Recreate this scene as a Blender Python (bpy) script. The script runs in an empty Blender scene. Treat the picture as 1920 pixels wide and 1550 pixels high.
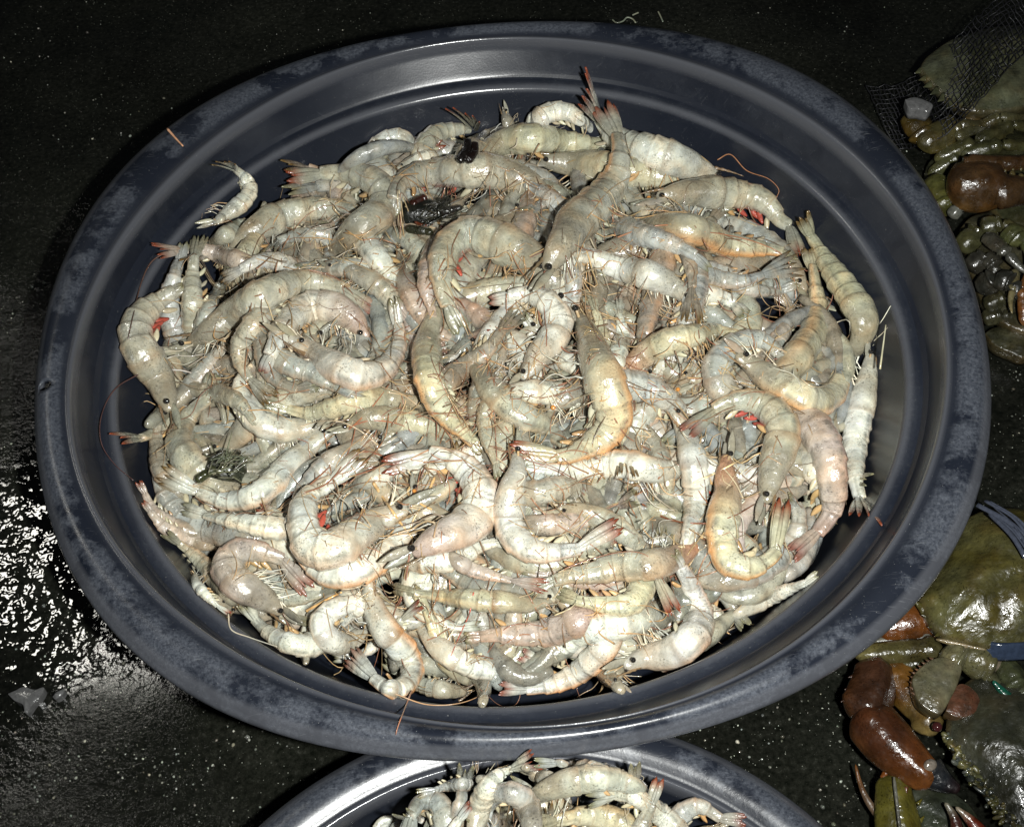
import bpy, math, random
import numpy as np
random.seed(7); rng = np.random.default_rng(7)
SC = bpy.context.scene
COL = SC.collection
# ------------------------------------------------------------------ camera
RIM = 0.130                      # height of the basin rim above the ground
ELEV, ROLL, HF = math.radians(53.581), math.radians(-4.5535), math.radians(45)
CAM = np.array([-0.00066, -0.53846, RIM + 0.611])
FPX = 960 / math.tan(HF / 2)
cR = np.array([1, 0, 0.]); cU = np.array([0, math.sin(ELEV), math.cos(ELEV)]); cF = np.array([0, math.cos(ELEV), -math.sin(ELEV)])
_c, _s = math.cos(ROLL), math.sin(ROLL)
vR = _c * cR + _s * cU           # picture right in world
vU = -_s * cR + _c * cU
cam = bpy.data.objects.new('camera', bpy.data.cameras.new('camera')); COL.objects.link(cam)
from mathutils import Matrix, Vector
cam.matrix_world = Matrix(((vR[0], vU[0], -cF[0], CAM[0]), (vR[1], vU[1], -cF[1], CAM[1]), (vR[2], vU[2], -cF[2], CAM[2]), (0, 0, 0, 1)))
cam.data.sensor_fit = 'HORIZONTAL'; cam.data.angle = HF; cam.data.clip_start = 0.01; cam.data.clip_end = 50
SC.camera = cam

def px(x, y, z):
    """point of the plane at height z that shows at photograph pixel (x, y)"""
    d = vR * ((x - 960) / FPX) + vU * (-(y - 775) / FPX) + cF
    return CAM + d * ((CAM[2] - z) / -d[2])

# ------------------------------------------------------------------ world, flash, market lamp
w = bpy.data.worlds.new('World'); SC.world = w; w.use_nodes = True
w.node_tree.nodes['Background'].inputs[0].default_value = (0.55, 0.65, 0.8, 1)
w.node_tree.nodes['Background'].inputs[1].default_value = 0.02

def lamp(name, loc, target, energy, size, color, kind='AREA'):
    l = bpy.data.lights.new(name, kind); l.energy = energy; l.color = color
    if kind == 'AREA': l.shape = 'RECTANGLE'; l.size = size; l.size_y = size * 0.6
    else: l.shadow_soft_size = size
    o = bpy.data.objects.new(name, l); COL.objects.link(o); o.location = loc
    o.rotation_euler = (Vector(target) - Vector(loc)).to_track_quat('-Z', 'Y').to_euler()
    return o
fl = CAM + vR * 0.085 - vU * 0.012
fo = lamp('camera_flash', fl, (0.02, 0.06, RIM - 0.03), 65, 0.012, (0.99, 1.0, 0.965), 'SPOT')
fo.data.spot_size = math.radians(84); fo.data.spot_blend = 1.0
# the stall lamp whose glare lies in the puddle, lower left
g = px(62, 1085, 0.0); d = g - CAM; d /= np.linalg.norm(d); refl = np.array([d[0], d[1], -d[2]])
lp = g + refl * 1.6
lamp('stall_lamp', lp, g, 7.5, 0.085, (1.0, 0.97, 0.88), 'POINT')

SC.view_settings.view_transform = 'Standard'; SC.view_settings.look = 'None'
SC.view_settings.exposure = 0.0; SC.view_settings.gamma = 1.0
SC.render.engine = 'CYCLES'

# ------------------------------------------------------------------ materials
def new_mat(name):
    m = bpy.data.materials.new(name); m.use_nodes = True
    nt = m.node_tree; b = nt.nodes['Principled BSDF']
    return m, nt, b
def N(nt, t, **k):
    n = nt.nodes.new(t)
    for a, v in k.items():
        if hasattr(n, a): setattr(n, a, v)
        else: n.inputs[a.replace('_', ' ')].default_value = v
    return n
def ramp(nt, src, stops):
    r = nt.nodes.new('ShaderNodeValToRGB'); nt.links.new(src, r.inputs[0])
    e = r.color_ramp.elements
    while len(e) < len(stops): e.new(0.5)
    for k, (p, c) in enumerate(stops):
        e[k].position = p; e[k].color = tuple(c) + (1,) if len(c) == 3 else c
    return r
def mix(nt, fac, a, b, mode='MIX'):
    m = nt.nodes.new('ShaderNodeMix'); m.data_type = 'RGBA'; m.blend_type = mode
    for s, v in ((0, fac), (6, a), (7, b)):
        if hasattr(v, 'links'): nt.links.new(v, m.inputs[s])
        else: m.inputs[s].default_value = v if s == 0 else tuple(v) + (1,)
    return m.outputs[2]
def noise(nt, scale, detail=4, rough=0.6, vec=None):
    n = N(nt, 'ShaderNodeTexNoise'); n.inputs['Scale'].default_value = scale
    n.inputs['Detail'].default_value = detail; n.inputs['Roughness'].default_value = rough
    if vec is not None: nt.links.new(vec, n.inputs['Vector'])
    return n.outputs[0]
def G(v): return (v, v, v)

def bump(nt, b, h, strength, dist, normal=None):
    bp = nt.nodes.new('ShaderNodeBump'); bp.inputs['Strength'].default_value = strength; bp.inputs['Distance'].default_value = dist
    nt.links.new(h, bp.inputs['Height'])
    if normal is not None: nt.links.new(normal, bp.inputs['Normal'])
    if b is not None: nt.links.new(bp.outputs[0], b.inputs['Normal'])
    return bp.outputs[0]

def shell_mat(name, rough, speck, sss, coat=0.4, bs=0.5, dark=1.0):
    m, nt, b = new_mat(name)
    at = N(nt, 'ShaderNodeAttribute', attribute_name='tint')
    tc = N(nt, 'ShaderNodeTexCoord'); oi = N(nt, 'ShaderNodeObjectInfo')
    add = N(nt, 'ShaderNodeVectorMath', operation='ADD'); nt.links.new(tc.outputs['Object'], add.inputs[0])
    sc = N(nt, 'ShaderNodeVectorMath', operation='SCALE'); nt.links.new(oi.outputs['Location'], sc.inputs[0]); sc.inputs['Scale'].default_value = 3.7
    nt.links.new(sc.outputs[0], add.inputs[1]); v = add.outputs[0]
    cloud = ramp(nt, noise(nt, 130, 3, 0.6, v), [(0.3, G(0.74)), (0.5, G(0.97)), (0.7, G(1.2))])
    c = mix(nt, 0.85, at.outputs['Color'], cloud.outputs[0], 'MULTIPLY')
    hue = ramp(nt, noise(nt, 55, 2, 0.5, v), [(0.33, (0.93, 0.98, 1.05)), (0.52, (1.0, 1.0, 0.96)), (0.68, (1.12, 0.98, 0.84))])
    c = mix(nt, 0.8, c, hue.outputs[0], 'MULTIPLY')
    if speck:
        sp = ramp(nt, noise(nt, 900, 2, 0.55, v), [(0.33, G(0.38)), (0.45, G(1.0))])
        dens = ramp(nt, noise(nt, 90, 2, 0.5, v), [(0.4, G(0.1)), (0.62, G(1.0))])
        f = N(nt, 'ShaderNodeMath', operation='MULTIPLY'); nt.links.new(dens.outputs[0], f.inputs[0]); f.inputs[1].default_value = speck
        c = mix(nt, f.outputs[0], c, mix(nt, 1.0, c, sp.outputs[0], 'MULTIPLY'))
    if dark < 1: c = mix(nt, 1.0, c, ramp(nt, noise(nt, 38, 4, 0.7, v), [(0.3, G(dark * .35)), (0.55, G(dark)), (0.75, G(dark * 1.7))]).outputs[0], 'MULTIPLY')
    nt.links.new(c, b.inputs['Base Color'])
    rr = ramp(nt, noise(nt, 240, 2, 0.5, v), [(0.35, G(rough * 0.6)), (0.7, G(min(1, rough * 1.7)))])
    nt.links.new(rr.outputs[0], b.inputs['Roughness'])
    b.inputs['Subsurface Weight'].default_value = sss; b.inputs['Subsurface Radius'].default_value = (1.0, 0.75, 0.55); b.inputs['Subsurface Scale'].default_value = 0.005
    b.inputs['Coat Weight'].default_value = coat; b.inputs['Coat Roughness'].default_value = 0.06
    nb = bump(nt, None, noise(nt, 420, 3, 0.6, v), bs, 0.0012)
    bump(nt, b, noise(nt, 110, 2, 0.5, v), bs, 0.0035, nb)
    nb2 = bump(nt, None, noise(nt, 300, 2, 0.5, v), bs * 0.8, 0.0016)
    nt.links.new(nb2, b.inputs['Coat Normal'])
    return m
M_SHELL = shell_mat('wet_shrimp_shell', 0.25, 1.0, 0.2, 0.75, 0.42)
M_FIN = shell_mat('wet_tail_fin', 0.22, 0.3, 0.0, 0.6)
M_LEG = shell_mat('wet_leg', 0.3, 0.0, 0.0, 0.4, 0.2)
M_CRAB = shell_mat('wet_crab_shell', 0.26, 1.0, 0.0, 0.35, 0.42, 0.42)
m, nt, b = new_mat('glossy_eye'); at = N(nt, 'ShaderNodeAttribute', attribute_name='tint'); nt.links.new(at.outputs['Color'], b.inputs['Base Color']); b.inputs['Roughness'].default_value = 0.06
M_EYE = m

# basin plastic: recycled black plastic, chalky scuffs on the flange, dark wet patches
def basin_mat():
    m, nt, b = new_mat('recycled_black_plastic')
    tc = N(nt, 'ShaderNodeTexCoord'); v = tc.outputs['Object']
    z = N(nt, 'ShaderNodeAttribute', attribute_name='zone')
    base = ramp(nt, noise(nt, 9, 4, 0.6, v), [(0.3, (0.0055, 0.0073, 0.0125)), (0.7, (0.0125, 0.0148, 0.0210))])
    sc1 = ramp(nt, noise(nt, 520, 5, 0.85, v), [(0.38, G(0.1)), (0.66, G(1.0))])
    chalk = mix(nt, sc1.outputs[0], (0.010, 0.0125, 0.019), (0.070, 0.077, 0.092))
    wet = ramp(nt, noise(nt, 15, 8, 0.68, v), [(0.455, G(0)), (0.515, G(1))])          # 1 = dry chalky
    mm = N(nt, 'ShaderNodeMath', operation='MULTIPLY'); nt.links.new(wet.outputs[0], mm.inputs[0]); nt.links.new(z.outputs['Fac'], mm.inputs[1])
    c = mix(nt, mm.outputs[0], base.outputs[0], chalk)
    # scratches: strongly stretched noise in several directions
    for k, (a, sy) in enumerate(((0.3, 1500), (1.9, 1300), (1.1, 1700), (2.7, 1200))):
        mp = N(nt, 'ShaderNodeMapping'); nt.links.new(v, mp.inputs[0]); mp.inputs['Rotation'].default_value = (0, 0, a); mp.inputs['Scale'].default_value = (70, sy, 60)
        s = ramp(nt, noise(nt, 1.0, 1, 0.5, mp.outputs[0]), [(0.73, G(0)), (0.80, G(1))])
        s2 = N(nt, 'ShaderNodeMath', operation='MULTIPLY'); nt.links.new(s.outputs[0], s2.inputs[0]); nt.links.new(z.outputs['Fac'], s2.inputs[1])
        s3 = N(nt, 'ShaderNodeMath', operation='MULTIPLY_ADD'); nt.links.new(s2.outputs[0], s3.inputs[0]); s3.inputs[1].default_value = 0.38; 
        s4 = N(nt, 'ShaderNodeMath', operation='MULTIPLY'); nt.links.new(s.outputs[0], s4.inputs[0]); s4.inputs[1].default_value = 0.10; nt.links.new(s4.outputs[0], s3.inputs[2])
        c = mix(nt, s3.outputs[0], c, (0.12, 0.125, 0.135))
    lint = ramp(nt, noise(nt, 1400, 1, 0.5, v), [(0.76, G(0)), (0.80, G(1))])
    c = mix(nt, lint.outputs[0], c, (0.22, 0.22, 0.21))
    nt.links.new(c, b.inputs['Base Color'])
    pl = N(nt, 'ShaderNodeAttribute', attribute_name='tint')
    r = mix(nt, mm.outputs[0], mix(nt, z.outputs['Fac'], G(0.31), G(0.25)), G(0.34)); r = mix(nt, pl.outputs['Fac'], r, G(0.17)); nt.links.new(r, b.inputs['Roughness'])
    c = mix(nt, pl.outputs['Fac'], c, mix(nt, 0.6, c, (0.085, 0.088, 0.098))); nt.links.new(c, b.inputs['Base Color'])  # worn ridges paler, with lip and ring highlights painted into the colour
    nb = bump(nt, None, noise(nt, 700, 3, 0.7, v), 0.16, 0.0004)
    bump(nt, b, noise(nt, 24, 2, 0.5, v), 0.2, 0.002, nb)
    return m
M_BASIN = basin_mat()

def ground_mat():
    m, nt, b = new_mat('wet_black_asphalt')
    tc = N(nt, 'ShaderNodeTexCoord'); v = tc.outputs['Object']
    c1 = ramp(nt, noise(nt, 260, 4, 0.75, v), [(0.35, (0.003, 0.0035, 0.0025)), (0.6, (0.010, 0.0105, 0.008)), (0.8, (0.035, 0.036, 0.03))])
    big = ramp(nt, noise(nt, 7, 3, 0.6, v), [(0.3, G(0.5)), (0.7, G(1.5))])
    c = mix(nt, 1.0, c1.outputs[0], big.outputs[0], 'MULTIPLY')
    gr = ramp(nt, noise(nt, 700, 1, 0.5, v), [(0.75, G(0)), (0.79, G(1))])
    c = mix(nt, gr.outputs[0], c, (0.30, 0.31, 0.26))  # glints of the wet ground, painted as pale flecks
    nt.links.new(c, b.inputs['Base Color'])
    pud = N(nt, 'ShaderNodeAttribute', attribute_name='zone')
    b.inputs['Roughness'].default_value = 0.16
    b.inputs['Specular IOR Level'].default_value = 0.5
    n2 = bump(nt, None, noise(nt, 420, 3, 0.7, v), 0.7, 0.0006)
    mid = noise(nt, 72, 2.5, 0.55, v)
    w1 = bump(nt, None, noise(nt, 92, 2.0, 0.5, v), 0.85, 0.0014); n3 = bump(nt, None, mid, 0.6, 0.0010, n2)
    mx = N(nt, 'ShaderNodeMix'); mx.data_type = 'VECTOR'; nt.links.new(pud.outputs['Fac'], mx.inputs[0]); nt.links.new(n3, mx.inputs[4]); nt.links.new(w1, mx.inputs[5])
    nt.links.new(mx.outputs[1], b.inputs['Normal'])
    r = N(nt, 'ShaderNodeMapRange'); nt.links.new(pud.outputs['Fac'], r.inputs[0]); r.inputs[3].default_value = 0.09; r.inputs[4].default_value = 0.02
    r2 = N(nt, 'ShaderNodeMapRange'); nt.links.new(pud.outputs['Fac'], r2.inputs[0]); r2.inputs[3].default_value = 0.30; r2.inputs[4].default_value = 0.55; nt.links.new(r2.outputs[0], b.inputs['Specular IOR Level'])
    nt.links.new(r.outputs[0], b.inputs['Roughness'])
    return m
M_GROUND = ground_mat()
def plain(name, col, rough, metal=0, alpha=1):
    m, nt, b = new_mat(name); b.inputs['Base Color'].default_value = tuple(col) + (1,); b.inputs['Roughness'].default_value = rough; b.inputs['Metallic'].default_value = metal
    n = noise(nt, 300, 3, 0.6, N(nt, 'ShaderNodeTexCoord').outputs['Object'])
    c = mix(nt, 1.0, col, ramp(nt, n, [(0.3, G(0.7)), (0.7, G(1.25))]).outputs[0], 'MULTIPLY'); nt.links.new(c, b.inputs['Base Color'])
    bump(nt, b, n, 0.3, 0.001)
    return m
M_GRIT = shell_mat('wet_grit', .15, 0, 0, .8, .2)
M_NET = plain('black_nylon_net', (0.012, 0.012, 0.014), 0.45)
M_STRAP = plain('clear_plastic_strap', (0.035, 0.04, 0.055), 0.12)
M_SCRAP = plain('pale_wet_scrap', (0.10, 0.10, 0.10), 0.15)

# ------------------------------------------------------------------ mesh helpers
def nrm(a): return a / np.maximum(np.linalg.norm(a, axis=-1, keepdims=True), 1e-9)
class Buf:
    def __init__(s): s.v = []; s.f = []; s.c = []; s.n = 0
    def add(s, V, F, C):
        V = np.asarray(V, float); s.v.append(V); F = np.asarray(F); s.f.append(F + s.n)
        C = np.asarray(C, float); C = np.broadcast_to(C, (len(V), 3)) if C.ndim == 1 else C
        s.c.append(C); s.n += len(V)
def grid_faces(n, m, closed=True):
    i = np.arange(n - 1)[:, None]; j = np.arange(m if closed else m - 1)[None]
    a = i * m + j; b = i * m + (j + 1) % m
    return np.stack([a, b, b + m, a + m], -1).reshape(-1, 4)
def tube(buf, P, a, b, D, m=8, col=(1, 1, 1), sq=1.0, shape=None):
    """sweep an ellipse (half axes a along D, b sideways) along P, ends closed"""
    P = np.asarray(P, float); n = len(P)
    a = np.broadcast_to(np.asarray(a, float), (n,)).copy(); b = np.broadcast_to(np.asarray(b, float), (n,)).copy()
    T = nrm(np.gradient(P, axis=0)); D = np.broadcast_to(np.asarray(D, float), (n, 3))
    D = nrm(D - (D * T).sum(1, keepdims=True) * T); L = np.cross(T, D)
    ph = np.arange(m) / m * 2 * math.pi; c, s = np.cos(ph), np.sin(ph)
    A = a[:, None] * c[None]; B = b[:, None] * s[None]
    if shape is not None: A, B = shape(A, B, ph)
    V = P[:, None] + A[..., None] * D[:, None] + B[..., None] * L[:, None]
    F = grid_faces(n, m)
    C = np.asarray(col, float)
    if C.ndim == 1: C = np.broadcast_to(C, (n, m, 3))
    elif C.ndim == 2: C = np.broadcast_to(C[:, None], (n, m, 3))
    V = V.reshape(-1, 3); C = C.reshape(-1, 3)
    cap = np.array([np.r_[0], np.r_[0]])
    V = np.vstack([V, P[:1], P[-1:]]); C = np.vstack([C, C[:1], C[-1:]])
    e0, e1 = n * m, n * m + 1; j = np.arange(m)
    F0 = np.stack([np.full(m, e0), (j + 1) % m, j, j], 1); F1 = np.stack([np.full(m, e1), (n - 1) * m + j, (n - 1) * m + (j + 1) % m, (n - 1) * m + (j + 1) % m], 1)
    buf.add(V, np.vstack([F, F0, F1]), C)
def build(name, buf, mat, parent=None, origin=None, smooth=True, zone=None):
    V = np.vstack(buf.v); F = np.vstack(buf.f); C = np.vstack(buf.c)
    if origin is not None: V = V - origin
    me = bpy.data.meshes.new(name)
    tri = F[:, 2] == F[:, 3]; q = F[~tri]; t = F[tri][:, :3]
    me.vertices.add(len(V)); me.vertices.foreach_set('co', V.astype(np.float32).ravel())
    loops = np.concatenate([q.ravel(), t.ravel()]).astype(np.int32)
    me.loops.add(len(loops)); me.loops.foreach_set('vertex_index', loops)
    st = np.concatenate([np.arange(len(q)) * 4, len(q) * 4 + np.arange(len(t)) * 3]).astype(np.int32)
    me.polygons.add(len(st)); me.polygons.foreach_set('loop_start', st)
    me.polygons.foreach_set('use_smooth', np.full(len(st), smooth))
    me.update(calc_edges=True)
    ca = me.color_attributes.new('tint', 'FLOAT_COLOR', 'POINT')
    ca.data.foreach_set('color', np.c_[C, np.ones(len(C))].astype(np.float32).ravel())
    if zone is not None:
        za = me.attributes.new('zone', 'FLOAT', 'POINT'); za.data.foreach_set('value', np.asarray(zone, np.float32))
    me.materials.append(mat)
    o = bpy.data.objects.new(name, me); COL.objects.link(o)
    if parent is not None: o.parent = parent
    elif origin is not None: o.location = origin
    return o
def tag(o, label=None, cat=None, group=None, kind=None):
    if label: o['label'] = label
    if cat: o['category'] = cat
    if group: o['group'] = group
    if kind: o['kind'] = kind
    return o
def empty(name, loc):
    o = bpy.data.objects.new(name, None); COL.objects.link(o); o.location = loc; o.empty_display_size = 0.01; return o
def spline(pts, n):
    """Catmull-Rom through pts, resampled to n evenly spaced points"""
    p = np.asarray(pts, float)
    if len(p) == 2: p = np.array([p[0], (p[0] + p[1]) / 2, p[1]])
    q = np.vstack([2 * p[0] - p[1], p, 2 * p[-1] - p[-2]]); out = []
    for i in range(1, len(q) - 2):
        t = np.linspace(0, 1, 24, endpoint=False)[:, None]; a, b_, c, d = q[i - 1], q[i], q[i + 1], q[i + 2]
        out.append(0.5 * (2 * b_ + (c - a) * t + (2 * a - 5 * b_ + 4 * c - d) * t ** 2 + (3 * b_ - a - 3 * c + d) * t ** 3))
    o = np.vstack(out + [p[-1:]]); s = np.r_[0, np.cumsum(np.linalg.norm(np.diff(o, axis=0), axis=1))]
    u = np.linspace(0, s[-1], n)
    return np.stack([np.interp(u, s, o[:, k]) for k in range(o.shape[1])], 1)
def smooth1(a, k=3, it=1):
    a = np.asarray(a, float)
    for _ in range(it):
        p = np.pad(a, [(k, k)] + [(0, 0)] * (a.ndim - 1), mode='edge')
        a = sum(p[i:i + len(a)] for i in range(2 * k + 1)) / (2 * k + 1)
    return a

UP = nrm(np.array([0, -0.45, 0.9]))
def jit(c, k=0.08): return np.clip(np.asarray(c) * (1 + rng.normal(0, k)) * (1 + rng.normal(0, k * 0.16, 3)), 0.01, 0.9)

# ------------------------------------------------------------------ ground
def make_ground():
    X = np.unique(np.r_[np.linspace(-6, -0.9, 12), np.linspace(-0.9, 0.9, 181), np.linspace(0.9, 6, 12)])
    Y = X + 0.1
    gx, gy = np.meshgrid(X, Y); n, mm_ = gx.shape
    r = np.random.default_rng(3)
    z = 0.0016 * np.sin(gx * 23 + 2 * np.sin(gy * 17)) + 0.0012 * np.sin(gy * 41 + gx * 13)
    z -= 0.002
    b = Buf(); b.add(np.stack([gx, gy, z], -1).reshape(-1, 3), grid_faces(n, mm_, False), G(0.02))
    c = px(40, 1090, 0)
    dd = np.hypot((gx - c[0]) * 0.9, gy - c[1]) + 0.012 * np.sin(gx * 60) + 0.01 * np.sin(gy * 83)
    zone = np.exp(-(dd / 0.125) ** 4).ravel()
    tag(build('ground', b, M_GROUND, zone=zone), kind='structure')
make_ground()
def grit():
    b = Buf(); n = 0
    while n < 1700:
        x, y = rng.uniform(-30, 1950), rng.uniform(-30, 1600)
        if ((x - 958) / 900) ** 2 + ((y - 725) / 685) ** 2 < .9: continue
        if rng.random() > (.25 + .75 * (y / 1550)) * max(.04, .5 + .5 * math.sin(x * .013 + 2 * math.sin(y * .009)) * math.sin(y * .017 + 1.3 * math.sin(x * .011))) ** 1.5: continue
        q = px(x, y, 0.0); r_ = rng.uniform(.0003, .0010) * (1.6 if rng.random() < .08 else 1); n += 1
        c = jit([(.16, .165, .14), (.08, .085, .07), (.30, .31, .27), (.05, .05, .04)][rng.integers(4)], .2)
        a = rng.normal(0, 1, 3); a[2] *= .2; a = nrm(a)
        tube(b, q + np.array([0, 0, -.0012]) + a * (np.linspace(-1, 1, 4) * r_)[:, None], r_ * .9 * np.array([.4, 1, .9, .4]), r_ * np.array([.5, 1, .8, .4]), UP, 5, c)
    tag(build('grit', b, M_GRIT, smooth=True), 'fine pale grit scattered over the wet black ground', 'grit', kind='stuff')
grit()

# ------------------------------------------------------------------ basins
def four(c, t):
    r = np.full_like(t, c[0])
    for k in range(1, (len(c) - 1) // 2 + 1): r = r + c[2 * k - 1] * np.cos(k * t) + c[2 * k] * np.sin(k * t)
    return r
CO = [0.31366, -7e-05, 0.00692, 0.00229, -8e-05, -0.00032, 0.00272, -0.00661, -0.00046]
CL = [0.28459, 0.00044, -0.0006, -0.00164, -0.00027, -0.0008, -0.0002, 0.00078, 0.00171]
CR = [0.26335, -0.00109, -0.00028, 0.00093, -0.00042, -3e-05, 0.00029, 0.0002, -0.00081]
def polish(k, n):
    return k
def wall_profile(ro, rl, rr, rim, depth):
    """(radius, height, flange zone) from the outer hem over the flange and down to the floor"""
    P = []
    f = lambda t: rl + (ro - rl) * t
    P += [(f(0.93), -0.0165, 1), (f(1.0) + 0.0003, -0.0150, 1), (f(1.0) + 0.0012, -0.0120, 1), (f(1.0) + 0.0006, -0.0092, 1), (f(0.985), -0.0079, 1)]
    for t, z in ((0.93, -0.0060), (0.85, -0.0038), (0.75, -0.0018), (0.64, -0.0005), (0.52, 0.0), (0.40, -0.0004), (0.28, -0.0016), (0.19, -0.0030), (0.13, -0.0038), (0.08, -0.0039), (0.05, -0.0036), (0.02, -0.0036), (-0.005, -0.0041), (-0.025, -0.0052), (-0.045, -0.0072), (-0.06, -0.0095)):
        P.append((f(t), z, max(0, min(1, (t - 0.17) / 0.13)) * max(0, min(1, (0.99 - t) / 0.10))))
    w0 = f(-0.06)
    for t in (0.2, 0.4, 0.6, 0.8, 0.95): P.append((w0 + (rr + 0.0112 - w0) * t, -0.0095 - 0.0215 * t, 0.12))
    P += [(rr + 0.0108, -0.0313, 0.1), (rr + 0.0100, -0.0320, 0.1), (rr + 0.0080, -0.0325, 0.1), (rr + 0.0050, -0.0327, 0.2), (rr + 0.0028, -0.0330, 0.3), (rr + 0.0014, -0.0334, 0.3), (rr + 0.0002, -0.0342, 0.3), (rr - 0.0009, -0.0356, 0.2), (rr - 0.0017, -0.0380, 0.1), (rr - 0.0026, -0.0415, 0)]
    for t in (0.2, 0.4, 0.6, 0.8, 0.93): P.append((rr - 0.0026 - 0.030 * t, -0.0415 - (depth - 0.0415) * t, 0))
    P += [(rr - 0.040, -depth, 0), (rr * 0.6, -depth - 0.001, 0), (rr * 0.25, -depth - 0.001, 0)]
    return P
def make_basin(name, cx, cy, rim, fo, flip, fr, depth, label, hole=None):
    nt_ = 768; th = np.arange(nt_) / nt_ * 2 * math.pi
    ro, rl, rr = fo(th), flip(th), fr(th)
    prof = wall_profile(ro, rl, rr, rim, depth)
    rows = [np.stack([cx + p[0] * np.cos(th), cy + p[0] * np.sin(th), np.full(nt_, rim + p[1])], 1) for p in prof]
    zones = [np.full(nt_, p[2]) for p in prof]
    # underside: back under the flange and down the outside of the wall to a foot
    und = [(ro - 0.004, -0.0150), (rl + 0.006, -0.0085), (rl + 0.002, -0.0125), (rr + 0.0085, -0.034), (rr + 0.001, -0.040), (rr - 0.030, -depth - 0.003), (rr * 0.5, -depth - 0.004)]
    rows2 = [np.stack([cx + p[0] * np.cos(th), cy + p[0] * np.sin(th), np.full(nt_, rim + p[1])], 1) for p in und]
    V = np.vstack(rows[::-1] + rows2); n = len(rows) + len(rows2)
    zone = np.concatenate(zones[::-1] + [np.zeros(nt_)] * len(rows2))
    polish_glint = np.zeros(n); npf = len(rows)
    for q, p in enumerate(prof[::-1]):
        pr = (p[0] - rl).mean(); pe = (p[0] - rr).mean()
        polish_glint[q] = max(math.exp(-((pr + .0002) / .0026) ** 2) if p[1] > -.012 else 0, math.exp(-((pe - .0008) / .0028) ** 2) if -.037 < p[1] < -.032 else 0, .8 if (p[0] - ro).mean() > -.0045 else 0)
    b = Buf(); b.add(V, grid_faces(n, nt_), np.repeat(polish_glint, nt_)[:, None] * np.ones(3))
    # close the floor
    c0 = np.vstack([[[cx, cy, rim - depth - 0.001]], [[cx, cy, rim - depth - 0.004]]])
    b.add(c0, np.zeros((0, 4), int), G(0.03)); j = np.arange(nt_); base = n * nt_
    b.f.append(np.stack([np.full(nt_, base), (j + 1) % nt_, j, j], 1)); b.f.append(np.stack([np.full(nt_, base + 1), (n - 1) * nt_ + j, (n - 1) * nt_ + (j + 1) % nt_, (n - 1) * nt_ + (j + 1) % nt_], 1))
    zone = np.r_[zone, 0, 0]
    org = np.array([cx, cy, 0.0])
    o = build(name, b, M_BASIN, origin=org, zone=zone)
    if hole is not None:
        import bmesh
        hb = bmesh.new(); hb.from_mesh(o.data)
        lx, ly = hole[0] - cx, hole[1] - cy
        cen = lambda f_: f_.calc_center_median(); dd_ = lambda p: math.hypot(p.x - lx, p.y - ly)
        top_f = [f_ for f_ in hb.faces if dd_(cen(f_)) < .0040 and cen(f_).z > rim - .0085]
        und_f = [f_ for f_ in hb.faces if dd_(cen(f_)) < .014 and rim - .0165 < cen(f_).z <= rim - .0085 and math.hypot(*cen(f_).xy) < math.hypot(lx, ly) + .006]
        edge_v = set(v_ for f_ in top_f for v_ in f_.verts)
        bmesh.ops.delete(hb, geom=top_f + und_f, context='FACES')
        for v_ in edge_v:
            if v_.is_valid and len(v_.link_faces) and dd_(v_.co) > 1e-5:
                k_ = .0044 / dd_(v_.co); v_.co.x = lx + (v_.co.x - lx) * k_; v_.co.y = ly + (v_.co.y - ly) * k_
        rim_e = [e_ for e_ in hb.edges if e_.is_boundary and all(v_ in edge_v for v_ in e_.verts)]
        ex = bmesh.ops.extrude_edge_only(hb, edges=rim_e)            # the thickness of the plastic inside the hole
        for g_ in ex['geom']:
            if isinstance(g_, bmesh.types.BMVert): g_.co.z -= .0022
        hb.to_mesh(o.data); hb.free()
    tag(o, label, 'basin')
    return o
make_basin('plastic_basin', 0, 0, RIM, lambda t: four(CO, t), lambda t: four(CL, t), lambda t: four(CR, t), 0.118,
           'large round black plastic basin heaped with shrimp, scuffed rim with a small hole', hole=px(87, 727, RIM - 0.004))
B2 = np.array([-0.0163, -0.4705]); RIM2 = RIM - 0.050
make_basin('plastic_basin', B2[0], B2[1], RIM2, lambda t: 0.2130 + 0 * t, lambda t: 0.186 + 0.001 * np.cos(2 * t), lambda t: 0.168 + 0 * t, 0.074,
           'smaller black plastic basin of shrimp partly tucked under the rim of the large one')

# ------------------------------------------------------------------ height field the shrimp settle on
HX0, HY0, HS, HN = -0.36, -0.72, 0.0016, 700
hx = HX0 + np.arange(HN) * HS; hy = HY0 + np.arange(HN) * HS
gX, gY = np.meshgrid(hx, hy, indexing='ij')
R1 = np.hypot(gX, gY); R2 = np.hypot(gX - B2[0], gY - B2[1])
H = np.zeros((HN, HN))
inside = R1 < 0.262
fill = RIM - 0.086 + 0.030 * np.clip(1 - (R1 / 0.25) ** 2, 0, 1)
wallz = np.where(R1 < 0.26, RIM - 0.0415 - 0.0765 * np.clip((0.2607 - R1) / 0.030, 0, 1), RIM - 0.036 + np.clip((R1 - 0.272) / 0.011, 0, 1) * 0.034)
H = np.where(R1 < 0.30, np.maximum(fill, wallz), 0)
fill2 = RIM2 - 0.052 + 0.020 * np.clip(1 - (R2 / 0.16) ** 2, 0, 1)
wall2 = np.where(R2 < 0.163, RIM2 - 0.0415 - 0.03 * np.clip((0.163 - R2) / 0.030, 0, 1), RIM2 - 0.036 + np.clip((R2 - 0.166) / 0.015, 0, 1) * 0.034)
H = np.where((R2 < 0.19) & (gY < -0.30), np.maximum(fill2, wall2), H)
H0 = H.copy()
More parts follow.
